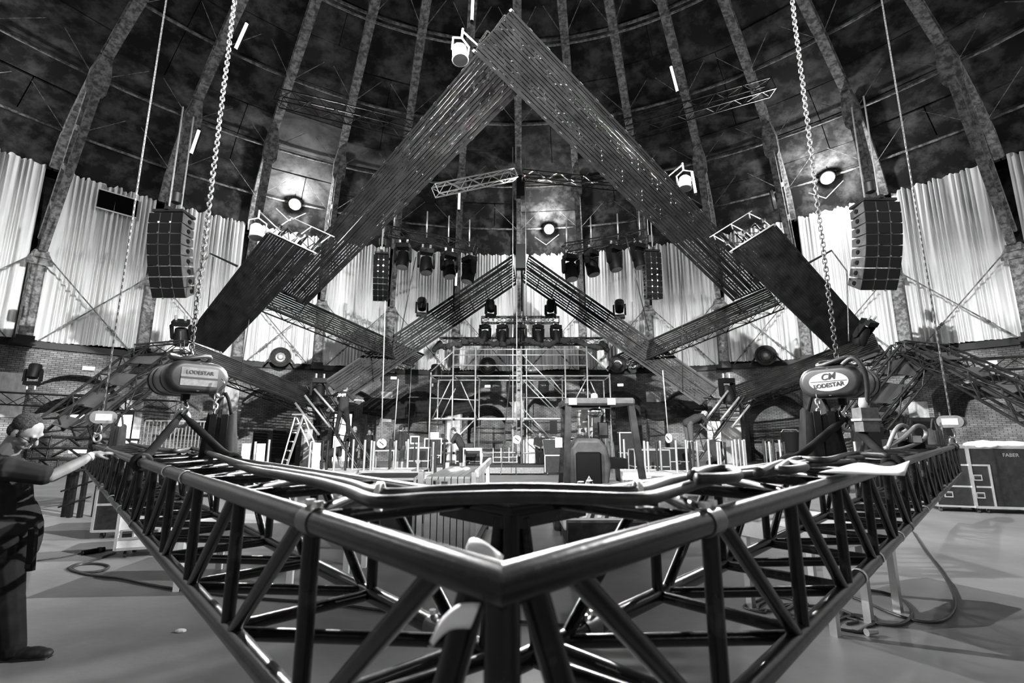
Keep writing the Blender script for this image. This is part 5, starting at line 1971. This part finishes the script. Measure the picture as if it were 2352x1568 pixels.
# ------------------------------------------------------------------ stage decks
def deck(label, c, w, dpt, ztop, yaw, legs_up=None, legs_down=None, group='stage decks', leg_m='alu', board='wood', th=.1):
    ux = V((math.cos(yaw), math.sin(yaw), 0))
    uy = V((-math.sin(yaw), math.cos(yaw), 0))
    o = thing('stage_deck', label, 'stage deck', V((c.x, c.y, 0)), group)
    cc = V((c.x, c.y, ztop - th / 2))
    MB().box(cc - V((0, 0, .0)), w - .08, dpt - .08, th * .5, ux, uy).build('board', board, o)
    for sy in (-1, 1):
        MB().box(cc + uy * (sy * (dpt / 2 - .02)), w, .045, th, ux, uy).build('rail', 'alu', o)
    for sx in (-1, 1):
        MB().box(cc + ux * (sx * (w / 2 - .02)), .045, dpt - .09, th, ux, uy).build('rail', 'alu', o)
    if legs_up:
        MB().box(cc, .06, dpt - .09, th * .8, ux, uy).build('rail', 'alu', o)
        for x, y, h, m in legs_up:
            p = cc + ux * (x * w / 2) + uy * (y * dpt / 2)
            if m == 'plank':
                MB().box(p + V((0, 0, h / 2)), .2, .06, h, ux, uy).build('leg', 'white', o)
            else:
                MB().tube(p, p + V((0, 0, h)), .033, n=10).build('leg', m, o, smooth='auto')
    if legs_down:
        for x, y, m in legs_down:
            p = cc + ux * (x * w / 2) + uy * (y * dpt / 2)
            MB().box(V((p.x, p.y, ztop / 2 - th / 2)), .06, .06, ztop - th, ux, uy).build('leg', m, o)
    return o


# decks lying upside down with their legs in the air
def post_deck(label, px0, px1, d, posts, ztop=.58):
    a, b = D(px0, 1085, d), D(px1, 1085, d)
    c = V(((a.x + b.x) / 2, (a.y + b.y) / 2 + .5, 0))
    w = b.x - a.x
    L = []
    for px, y, m in posts:
        p = D(px, 1050, d + .5 + y * .5)
        L.append(((p.x - c.x) / (w / 2), y, rnd.uniform(.84, .92) if m != 'plank' else .82, m))
    deck(label, c, w, 1.1, ztop, 0, legs_up=L, legs_down=[(-.9, -.9, 'alu'), (.9, -.9, 'alu'), (-.9, .9, 'alu'), (.9, .9, 'alu')], group='upturned stage decks', board='wood')


post_deck('upturned deck with one white plank post, left of the ladder', 548, 640, 12.5, [(562, -.7, 'plank'), (596, -.5, 'plank'), (612, .6, 'alu'), (580, .8, 'alu_dull')])
post_deck('upturned deck with a white plank post, right of the ladder', 700, 815, 13.5, [(710, -.8, 'alu'), (725, -.9, 'plank'), (738, .1, 'case_black'), (750, -.6, 'case_black'), (767, -.9, 'alu'), (793, .0, 'case_black'), (808, .7, 'alu')])
post_deck('upturned deck with bright and dark posts before the man in black', 826, 945, 13.8, [(836, -.8, 'alu'), (851, -.6, 'alu'), (857, -.8, 'alu'), (894, .3, 'case_black'), (907, .6, 'alu'), (935, .9, 'alu_dull')])
post_deck('upturned deck with one tall bright post beside the deck cart', 948, 1040, 12.3, [(960, -.9, 'alu'), (994, .2, 'alu'), (1000, -.2, 'case_black'), (1019, .5, 'case_black')])
post_deck('upturned deck right behind the forklift with a pair of posts', 1430, 1535, 13.2, [(1422 + 14, .8, 'alu'), (1482, -.5, 'alu'), (1490, -.4, 'alu'), (1511, .3, 'case_black'), (1520, .8, 'alu')])
post_deck('upturned deck with many posts in front of the bending man', 1545, 1640, 12.8, [(1556, .4, 'alu'), (1578, -.9, 'alu'), (1587, -.4, 'case_black'), (1594, -.5, 'case_black'), (1605, .6, 'alu'), (1632, .8, 'alu_dull')])
post_deck('upturned deck with posts in front of the crouching man', 1644, 1735, 13.2, [(1651, -.5, 'alu'), (1656, -.4, 'alu'), (1669, .3, 'case_black'), (1687, .7, 'alu'), (1694, .5, 'alu'), (1703, .8, 'alu'), (1710, -.7, 'alu'), (1714, -.6, 'alu')])
post_deck('upturned deck with posts in front of the round-headed doorway', 1748, 1835, 13.0, [(1758, -.7, 'case_black'), (1762, .2, 'alu'), (1773, .5, 'alu'), (1781, .0, 'case_black'), (1797, .4, 'alu'), (1808, .7, 'case_black')])
post_deck('upturned deck with short posts seen under the right hoist', 1895, 2005, 12.6, [(1909, .4, 'alu'), (1969, -.6, 'alu'), (1975, .2, 'alu'), (1993, -.2, 'alu')])
# flat decks lying on the floor or on low stacks
for px, py, z, w, dp, yaw, lab in ((1610, 1095, .62, 2.0, 1.0, 12, 'flat deck lying behind the cable bundle right of the forklift'), (1520, 1090, .50, 2.2, 1.1, -8, 'flat deck lying just right of the forklift'),
                                   (760, 1090, .66, 2.0, 1.0, 4, 'flat deck with bright rails left of the long black case'), (1690, 1115, .60, 2.0, 1.0, 20, 'flat deck seen over the right wing of the truss')):
    c = ZP(px, py, z)
    deck(lab, c, w, dp, z, R(yaw), legs_down=[(-.9, -.85, 'alu'), (.9, -.85, 'alu'), (-.9, .85, 'alu'), (.9, .85, 'alu')], group='flat stage decks')
# decks standing on wooden legs seen through the truss
c = ZP(650, 1185, .68)
deck('wooden deck on white legs seen through the left wing of the truss', c, 1.9, .9, .68, R(3), legs_down=[(-.92, -.9, 'white'), (-.35, -.9, 'white'), (.3, -.9, 'white'), (.92, -.9, 'white'), (-.92, .9, 'white'), (.92, .9, 'white')], th=.14, group='decks on legs')
c = ZP(1870, 1195, .80)
deck('wooden deck on pale legs seen through the right wing of the truss', c, 1.2, .85, .80, R(30), legs_down=[(-.92, -.9, 'alu'), (.0, -.9, 'alu_dull'), (.9, -.9, 'alu'), (-.9, .9, 'alu'), (.9, .9, 'alu')], th=.14, group='decks on legs')
# cart of decks standing on edge
cb = ZP(1000, 1285, 0)
o = thing('deck_cart', 'cart of stage decks standing on edge, in the middle behind the truss', 'cart', cb)
t = (ZP(1078, 1065, 1.02) - ZP(985, 1112, 1.02)).normalized()
xx = V((t.y, -t.x, 0))
s0 = V((cb.x - .12, cb.y, 0))
for i in range(7):
    p = s0 + xx * (i * .088) + t * 1.0
    dk = MB().box(p + V((0, 0, .58)), .07, 2.0, .92, xx, t).build('deck_board', 'wood', o)
    MB().box(p + V((0, 0, 1.045)), .075, 2.0, .03, xx, t).build('deck_rail', 'alu', dk)
    MB().box(p - t * 1.01 + V((0, 0, .58)), .075, .03, .92, xx, t).build('deck_rail', 'alu', dk)
MB().box(s0 + xx * .26 + t * 1.0 + V((0, 0, .1)), .75, 2.1, .05, xx, t).build('bed', 'dark_metal', o)
for f in (-.05, 2.05):
    for q in (-.1, .62):
        p = s0 + xx * q + t * f
        MB().box(p + V((0, 0, .62)), .06, .06, 1.0, xx, t).build('upright', 'alu_dull', o)
        MB().lathe([(.03, -.02), (.06, -.016), (.06, .016), (.03, .02)], p + V((0, 0, .06)), xx, n=12).build('wheel', 'rubber', o)
MB().bar(s0 + xx * .66 - t * .05 + V((0, 0, 1.1)), s0 + xx * .66 + t * 2.05 + V((0, 0, 1.16)), .05, .09).build('side_bar', 'wood', o)
p = s0 + xx * .25 + t * .9 + V((0, 0, 1.07))
mb = MB()
for i in range(6):
    mb.ell(p + t * (i * .09) + xx * rnd.uniform(-.1, .1), .08, .09, .035, n=8, m=5)
b = mb.build('plastic_wrap', 'clear_plastic', origin=p)
remesh(b, .02, 4)
tag(b, 'crumpled clear plastic wrap on top of the deck cart', 'plastic wrap')

# ------------------------------------------------------------------ scaffold tower
SD = 20.5
sf = D(1190, 1000, SD)
o = thing('scaffold_tower', 'tall galvanised scaffold tower in the middle of the hall', 'scaffold', V((sf.x, sf.y, 0)))


def S(px, py, dd=0.0):
    return D(px, py, SD + dd)


def spole(px, py0, py1=None, dd=0.0, r=.032):
    a = S(px, py0, dd)
    b = V((a.x, a.y, 0.0)) if py1 is None else V((a.x, a.y, S(px, py1, dd).z))
    MB().tube(a, b, r, n=7).build('standard', 'galv', o, smooth=True)


def sbar(p, q, dd=0.0, dd2=None, r=.026, nm='ledger'):
    MB().tube(S(*p, dd), S(*q, dd if dd2 is None else dd2), r, n=6).build(nm, 'galv', o, smooth=True)


for px, top in ((990, 855), (1042, 795), (1093, 795), (1197, 795), (1297, 795), (1347, 795), (1400, 858)):
    spole(px, top)
for px, top in ((1007, 872), (1101, 870), (1196, 866), (1291, 870), (1386, 872)):
    spole(px, top, dd=1.4)
for y in (802, 815, 839):
    sbar((1042, y), (1347, y))
for y, x0_, x1_ in ((863, 990, 1400), (963, 990, 1300), (1040, 1000, 1330)):
    sbar((x0_, y), (x1_, y), r=.035)
sbar((1007, 873), (1386, 873), 1.4, r=.03)
sbar((990, 914), (1100, 919), r=.028)
sbar((1197, 913), (1300, 913), r=.028)
for px in (990, 1042, 1093, 1297, 1347, 1400):
    sbar((px, 864), (px + (12 if px < 1176 else -12), 873), 0, 1.4, nm='transom')
for p, q in (((1037, 870), (992, 962)), ((1058, 876), (1096, 962)), ((1046, 892), (1012, 962)), ((1088, 966), (1002, 1052)), ((1200, 872), (1278, 952)), ((1210, 870), (1300, 965)),
             ((1200, 937), (1282, 1025)), ((1202, 972), (1236, 1004)), ((1347, 870), (1312, 935)), ((1356, 876), (1376, 920)), ((1265, 868), (1298, 908)), ((991, 852), (1040, 808)), ((1397, 852), (1350, 808)), ((1200, 815), (1290, 905))):
    sbar(p, q, r=.024, nm='brace')
for px0_, px1_ in ((995, 1090), (1100, 1195), (1200, 1295)):
    c = (S(px0_, 962) + S(px1_, 962)) / 2 + V((0, .7, .03))
    MB().box(c, (S(px1_, 962) - S(px0_, 962)).length, .9, .05).build('platform', 'wood', o)
mb = MB()
for px in (990, 1042, 1093, 1197, 1297, 1347):
    for py in (863, 963, 1040):
        mb.lathe([(.06, -.05), (.06, .05)], S(px, py), (0, 0, 1), n=6)
mb.build('couplers', 'dark_metal', o)
# black cloth bundled along the level truss
mb = MB()
for i in range(46):
    f = i / 45
    px = 1005 + f * 385
    py = 786 + 5 * math.sin(f * 22) + (10 * (abs(f - .5) * 2) ** 6)
    p = D(px, py, 21.7)
    mb.ell(p + V((0, rnd.uniform(-.1, .1), rnd.uniform(-.05, .05))), .14, .14, .1 + .06 * abs(math.sin(f * 31)), n=8, m=6)
for sx, px in ((-1, 1010), (1, 1382)):
    for k in range(6):
        mb.ell(D(px + sx * k * 2.5, 788 + k * 3, 21.7), .13, .12, .14, n=8, m=6)
b = mb.build('cloth_roll', 'black_cloth', origin=D(1197, 786, 21.7))
remesh(b, .035, 3)
tag(b, 'black cloth bundled along the truss above the scaffold', 'cloth')

# sagging black cloth hung along the brick wall
for px0_, px1_, py, sag, lab in ((835, 1095, 912, 34, 'sagging black cloth hung on the brick wall left of the scaffold'), (1470, 1625, 922, 22, 'sagging black cloth hung on the brick wall behind the bending man')):
    a, b = CY(px0_, py, RW - .25), CY(px1_, py, RW - .25)
    za = a.z
    az0 = math.degrees(math.atan2(a.x, a.y - AX.y))
    az1 = math.degrees(math.atan2(b.x, b.y - AX.y))

    def fn(u, v, az0=az0, az1=az1, za=za, sag=sag):
        az = az0 + (az1 - az0) * u
        s = .25 * math.sin(u * math.pi) * math.sin(u * 9)
        h = .8 + .35 * math.sin(u * 3.1 + .4) * (sag / 30)
        return pol(az, RW - .2 - .12 * math.sin(v * 3.14) - .04 * math.sin(v * 25 + u * 9), za - s * .3 - h * v)
    mb = MB()
    mb.grid(fn, 40, 14)
    tag(mb.build('wall_cloth', 'black_cloth', origin=(a + b) / 2, smooth=True), lab, 'cloth', 'sagging black cloths')

# ------------------------------------------------------------------ centre mast, ropes, tape reels
mt = CY(1192, 900, 16.5)
o = thing('centre_mast', 'slim steel mast with guide cables in the middle of the picture', 'mast', V((mt.x, mt.y, 0)))
MB().box((mt.x, mt.y, 7.9), .2, .2, 15.8).build('post', 'old_steel', o)
for dx in (-.28, .34):
    MB().tube((mt.x + dx, mt.y - .3, 0.0), (mt.x + dx, mt.y - .3, 15.6), .018, n=5).build('guide_cable', 'galv', o)
MB().box((mt.x + .1, mt.y - .2, D(1215, 560, 21.5).z), .45, .4, 1.2).build('motor_box', 'dark_metal', o)
MB().box((mt.x + .1, mt.y - .2, D(1200, 370, 21.5).z), .4, .4, 1.1).build('pulley_head', 'dark_metal', o)
for pts, r, lab in (([(885, 690, 17), (876, 1010, 17)], .022, 'pale rope hanging left of the scaffold'), ([(915, 870, 18), (905, 1010, 18)], .02, 'second pale rope behind the man in black'),
                    ([(1522, 850, 17), (1535, 1000, 17)], .022, 'pale rope with a white reel right of the forklift'), ([(1187, 640, 19), (1187, 1000, 19)], .018, 'thin line holding the white tape reel in the middle'),
                    ([(955, 590, 18), (918, 780, 18)], .02, 'dark rope slanting from the left flown truss'), ([(1438, 545, 18), (1490, 760, 18)], .02, 'dark rope slanting from the right flown truss'),
                    ([(945, 840, 18), (935, 1040, 18)], .014, 'dark cable hanging behind the left arm of the inverted V'), ([(1172, 860, 19), (1150, 1090, 14)], .016, 'dark cable slanting down in front of the scaffold'),
                    ([(1565, 600, 17), (1568, 900, 17)], .014, 'dark cable hanging beside the right big panel'), ([(415, 760, 13), (414, 880, 13)], .02, 'dark cable dropping behind the left hoist'),
                    ([(585, 650, 14), (553, 860, 14)], .012, 'thin dark line behind the left slanting panel'), ([(490, 590, 13.6), (478, 705, 13.6)], .014, 'dark lead hanging from the left outrigger arm')):
    a, b = D(*pts[0]), D(*pts[1])
    hang('rope', lab, [a, (a + b) / 2, b], r, 'rope_pale' if 'pale' in lab or 'thin line' in lab else 'rubber', 'rope', 'hanging ropes and cables')
for px, py, d, lab in ((1187, 1009, 19, 'round white tape reel with a black bar hanging in the middle'), (877, 1018, 17, 'round white tape reel with a black bar hanging at left'), (1536, 1006, 17, 'round white tape reel seen almost edge-on right of the forklift')):
    c = D(px, py, d)
    nf = V((.1, -1, 0)) if px < 1500 else V((-.93, -.35, 0))
    nf.normalize()
    o = thing('tape_reel', lab, 'reel', c, 'hanging tape reels')
    MB().lathe([(.15, -.03), (.165, -.02), (.165, .02), (.15, .03)], c, nf, n=20).build('disc', 'white', o, smooth='auto')
    ux = V((0, 0, 1)).cross(nf)
    MB().box(c + nf * .035, .2, .02, .05, (ux + V((0, 0, -.8))).normalized(), nf).build('bar', 'print', o)

# ------------------------------------------------------------------ things along the wall
def ladder_a(label, px, pytop, d):
    t = D(px, pytop, d)
    o = thing('step_ladder', label, 'ladder', V((t.x, t.y, 0)))
    for sy, spread_, m in ((-1, .35, 'alu'), (1, .95, 'alu_dull')):
        f = V((t.x + sy * spread_, t.y + sy * .35, 0))
        ux = V((.55, -.8, 0)).normalized()
        for sx in (-1, 1):
            MB().bar(V((t.x + sx * .1, t.y, t.z)) + ux * (sx * .12), f + ux * (sx * .34), .07, .035).build('stile', m, o)
        for k in range(1, 8):
            z = k / 8
            c = f.lerp(t, z)
            w = .34 + (.16 - .34) * z
            MB().bar(c - ux * w, c + ux * w, .05, .03).build('rung', m, o)
    MB().box(t + V((0, 0, .02)), .4, .2, .05).build('top_cap', 'alu', o)
    return o


ladder_a('aluminium step ladder open in front of the brick niche at left', 688, 953, 15.3)
for px, py, w, h, dd, lab in ((597, 1010, .7, .95, 22, 'black loudspeaker box by the wall, left of the tall one'), (641, 1008, .65, 1.15, 22, 'tall black loudspeaker box by the wall left of the ladder'), (668, 1012, .5, .9, 22.5, 'black loudspeaker box by the wall partly behind the ladder'),
                              (2130, 1000, .7, 1.2, 13, 'black upright box behind the looping leads at right'), (2012, 1005, .5, .9, 12.5, 'small black box in front of the right brick pier')):
    p = D(px, py, dd)
    zb = 0.0
    zt_ = D(px, py - h / dd * FPX * .5 * 1.0, dd).z
    o = thing('speaker_box', lab, 'loudspeaker', V((p.x, p.y, 0)), 'black boxes along the wall')
    hgt = max(1.4, p.z + h * .4)
    MB().box((p.x, p.y + .3, hgt / 2), w, .55, hgt).build('cabinet', 'case_black', o)
    MB().box((p.x, p.y + .015, hgt / 2), w * .88, .02, hgt * .9).build('grille', 'black_plastic', o)
# bright doorway and its door leaf
az = AZ0 - 2.5 * BAY
t = V((math.cos(R(az)), -math.sin(R(az)), 0))
ri = V((-math.sin(R(az)), -math.cos(R(az)), 0))
c = CY(786, 1000, RW + 1.0)
o = thing('lit_doorway', 'bright doorway behind the work truss at left', 'doorway', V((c.x, c.y, 0)))
MB().box((c.x, c.y, 1.35), .95, .05, 2.7, t, ri).build('lit_opening', 'door_glow', o)
for s in (-1, 1):
    MB().box(V((c.x, c.y, 1.4)) + t * (s * .53) + ri * .05, .08, .14, 2.85, t, ri).build('jamb', 'dark_metal', o)
MB().box(V((c.x, c.y, 2.8)) + ri * .05, 1.1, .14, .1, t, ri).build('lintel', 'dark_metal', o)
for px, py, w, h, dd, lab in ((188, 957, .95, .12, 14, 'long lit lamp strip behind the plated ramp at left'), (285, 985, .5, 1.1, 19, 'glowing panel put in for a lit patch of wall behind the left wing of the truss'), (178, 1036, .5, .1, 14, 'short lit lamp strip below the plated ramp at left')):
    c = D(px, py, dd)
    o = thing('glow_panel', lab, 'lamp', c, 'lit strips at left')
    MB().box(c, w, .03, h).build('glow_face', 'exit_glow', o)  # the wall patch is no lamp: its glow replaces light falling on it
    MB().box(c + V((0, .05, 0)), w * 1.05, .07, h * 1.3).build('housing', 'dark_metal', o)
# crowd barrier
a, b = D(328, 1010, 15), D(480, 1010, 16.5)
o = thing('crowd_barrier', 'steel bar barrier standing behind the left hoist', 'barrier', V((a.x, a.y, 0)))
for z in (.25, 2.0):
    MB().tube((a.x, a.y, z), (b.x, b.y, z), .03, n=6).build('rail', 'galv', o)
for i in range(19):
    p = a.lerp(b, i / 18)
    MB().tube((p.x, p.y, .25 if 0 < i < 18 else 0), (p.x, p.y, 2.0), .018, n=5).build('bar', 'galv', o)
# pile of trusses at far left
for i, (p, q, lab) in enumerate((((95, 1015, 9), (300, 1020, 11), 'dark truss on top of the pile at far left'), ((90, 1040, 9), (310, 1042, 11), 'dark truss in the middle of the pile at far left'), ((110, 1068, 9), (300, 1066, 11), 'dark truss at the bottom of the pile at far left'))):
    truss('box_truss', lab, D(*p), D(*q), .34, .2, rc=.028, rl=.016, bay=.35, group='piled trusses')
c = D(182, 1085, 9.6)
o = thing('truss_stand', 'black four-legged stand under the truss pile at far left', 'stand', V((c.x, c.y, 0)))
for sx in (-.3, -.1, .1, .3):
    MB().box((c.x + sx, c.y + abs(sx) * .5, .45), .07, .07, .9).build('leg', 'black_truss', o)
for z in (.2, .5):
    MB().bar((c.x - .3, c.y, z), (c.x + .3, c.y, z + .2), .03, .03).build('brace', 'black_truss', o)
# low stage in the middle with pale skirt boards
p0, p1 = D(990, 1072, 18.9), D(1250, 1072, 18.9)
o = thing('low_stage', 'low stage with pale front boards under the scaffold', 'stage', V(((p0.x + p1.x) / 2, p0.y, 0)))
MB().box(((p0.x + p1.x) / 2, p0.y + .5, .34), p1.x - p0.x, 1.0, .1).build('platform', 'dark_metal', o)
n = 4
for i in range(n):
    xa = p0.x + (p1.x - p0.x) * i / n
    MB().box((xa + (p1.x - p0.x) / n / 2, p0.y - .02, .18), (p1.x - p0.x) / n - .04, .04, .22).build('front_board', 'label_grey', o)
for px, py, dd, lab in ((1160, 1040, 20.5, 'stack of wire crates at the middle of the low stage'),):
    c = D(px, py, dd)
    o = thing('wire_crate', lab, 'crate', V((c.x, c.y, .4)))
    for k in range(3):
        for sx in (-.5, -.17, .17, .5):
            MB().box((c.x + sx, c.y, .5 + k * .2), .03, .3, .18).build('bar', 'galv', o)
        MB().box((c.x, c.y, .41 + k * .2), 1.05, .35, .02).build('tray', 'galv', o)
# pale concrete blocks by the wall
c = D(1262, 1030, 23)
o = thing('block_wall', 'row of pale interlocking blocks by the wall behind the hooded person', 'block', V((c.x, c.y, 0)))
for i in range(4):
    b = MB().box((c.x - 1.0 + i * .62, c.y, .75), .6, .5, 1.3).build('block', 'plaster', o)
    MB().lathe([(.16, 0), (.1, .12), (.08, .12)], (c.x - 1.0 + i * .62, c.y, 1.4), (0, 0, 1), n=8).build('stud', 'plaster', b)
# laptops, consoles and racks along the work area
for px, py, dd, w, lab in ((880, 1035, 18.5, .9, 'work table with gear left of the man in black'), (1085, 1030, 18, .7, 'light folding table with tools before the console man'), (1300, 1040, 20.5, .8, 'bench with gear seen left of the forklift pillar')):
    c = D(px, py, dd)
    o = thing('work_table', lab, 'table', V((c.x, c.y, 0)), 'work tables')
    z = max(.95, c.z)
    MB().box((c.x, c.y + .3, z), w, .6, .04).build('top', 'alu_dull', o)
    for sx in (-1, 1):
        for sy in (0, .6):
            MB().box((c.x + sx * w * .46, c.y + sy, z / 2), .04, .04, z).build('leg', 'alu', o)
    MB().box((c.x - w * .2, c.y + .3, z + .1), .3, .3, .16).build('gear_case', 'case_black', o)
c = D(997, 999, 20.6)
o = thing('laptop', 'open laptop with a lit screen behind the scaffold leg', 'laptop', c)
MB().box(c + V((0, 0, -.14)), .4, .28, .02).build('keyboard', 'dark_metal', o)
s = MB().box(c + V((0, .14, 0)), .4, .015, .26).build('lid', 'dark_metal', o)
MB().box(c + V((0, .13, 0)), .37, .008, .23).build('screen', 'screen_glow', s)
c2 = D(997, 1030, 20.6)
case('rack case carrying the laptop behind the scaffold leg', V((c.x, c.y - .2, 0)), .7, .6, max(.3, c.z - .15 - .13), 0.0)
# portable flat screens on stands
for px, py, dd, lab in ((953, 1010, 17.5, 'small monitor in a pale frame behind the posts'), (1640, 990, 18.5, 'pale board standing behind the bending man')):
    c = D(px, py, dd)
    o = thing('stand_board', lab, 'board', V((c.x, c.y, 0)), 'boards on stands')
    MB().box(c, .32 if px < 1000 else .5, .05, .28 if px < 1000 else .75).build('frame', 'white', o)
    MB().box(c - V((0, .03, 0)), .25 if px < 1000 else .42, .01, .2 if px < 1000 else .66).build('face', 'glass_dark' if px < 1000 else 'label_white', o)
    MB().box((c.x, c.y, c.z / 2), .05, .05, c.z).build('post', 'dark_metal', o)
c = D(1815, 1000, 16)
o = thing('bucket', 'dark skip bucket with a wire handle in front of the right round-headed doorway', 'bucket', V((c.x, c.y, 0)))
zb = max(.3, D(1815, 1030, 16).z)
MB().lathe([(.2, 0), (.24, .05), (.3, .62), (.32, .64), (.3, .64)], (c.x, c.y, zb - .1), (0, 0, 1), n=16).build('tub', 'dark_metal', o, smooth='auto')
MB().path([(c.x - .3, c.y, zb + .52), (c.x - .22, c.y, zb + .62), (c.x + .22, c.y, zb + .62), (c.x + .3, c.y, zb + .52)], .014, n=6).build('handle', 'galv', o)
MB().box((c.x, c.y, (zb - .1) / 2), .7, .6, zb - .1).build('stand', 'case_black', o)

# ------------------------------------------------------------------ on the floor
def floor_cable(label, pts, r=.014, m='rubber'):
    return cable('floor_cable', label, [ZP(x, y, r + .002) for x, y in pts], r, m, 'cables on the floor', n=8)


floor_cable('black cable looped on the floor by the man and running under the truss', [(265, 1268), (215, 1286), (168, 1298), (163, 1307), (190, 1314), (235, 1310), (250, 1300), (225, 1294), (185, 1296), (166, 1306), (200, 1318), (280, 1328), (360, 1345), (480, 1362), (620, 1376), (760, 1386), (900, 1404), (1050, 1418), (1180, 1426), (1320, 1438), (1440, 1448)])
floor_cable('pale thin cable with a dark connector on the floor at left', [(85, 1287), (150, 1278), (200, 1268), (262, 1262)], .008, 'cable_grey')
a, b = ZP(188, 1270, .03), ZP(240, 1261, .03)
o = thing('cable_connector', 'black inline connector on the floor cable at left', 'connector', a)
MB().tube(a, b, .034, n=10).build('barrel', 'black_plastic', o, smooth='auto')
MB().tube(a.lerp(b, .7), a.lerp(b, .82), .042, n=10).build('ring', 'rubber', o, smooth='auto')
floor_cable('long black cable swinging out over the floor at right', [(2098, 1222), (2125, 1265), (2160, 1310), (2188, 1360), (2193, 1395), (2170, 1422), (2130, 1428), (2085, 1420), (2040, 1405), (1995, 1385), (1960, 1372)])
floor_cable('black cable making a flat loop on the floor at right', [(1990, 1354), (2030, 1360), (2070, 1375), (2093, 1400), (2090, 1420), (2065, 1434), (2020, 1432), (1970, 1416), (1930, 1400), (1890, 1392)])
rg = random.Random(4)
for i in range(4):
    cx, cy = (1760 + i * 62, 1388 + i * 14)
    pts = []
    for k in range(22):
        a = k * .55 + i
        pts.append((cx + math.cos(a) * (62 - 10 * (k % 5)) + k * 1.5, cy + math.sin(a) * (22 - 3 * (k % 4))))
    floor_cable('tangled coil of black cable under the right wing, %s from the left' % ORD[i], pts, .011)
floor_cable('black cable running on the floor in front of the coils', [(1440, 1448), (1540, 1462), (1660, 1466), (1760, 1462), (1800, 1448), (1830, 1430)])
for px, py, lab in ((1990, 1452, 'metal cable end fitting at the tip of the coils'),):
    c = ZP(px, py, .03)
    tag(MB().tube(c, c + V((.1, .02, 0)), .03, .02, n=8).build('cable_end', 'alu_dull', origin=c, smooth='auto'), lab, 'connector')
c = ZP(415, 1448, .01)
tag(MB().ell(c, .05, .03, .015, n=8, m=5).build('scrap', 'paper', origin=c), 'small pale scrap on the floor under the left wing', 'scrap')
# tool at the floor: handle wrapped with pale tape, leaning brace
# low chain hoist on the far brick ledge and small emergency light
for px, py, lab in ((1890, 860, 'small railing on the ledge behind the right hoist'),):
    a, b = CY(1870, 848, RW - .1), CY(1985, 835, RW - .1)
    o = thing('ledge_railing', lab, 'railing', a)
    for z in (0, .35):
        MB().tube(a + V((0, 0, z)), b + V((0, 0, z)), .02, n=5).build('rail', 'galv', o)
    for i in range(14):
        p = a.lerp(b, i / 13)
        MB().tube(p, p + V((0, 0, .35)), .014, n=4).build('bar', 'galv', o)
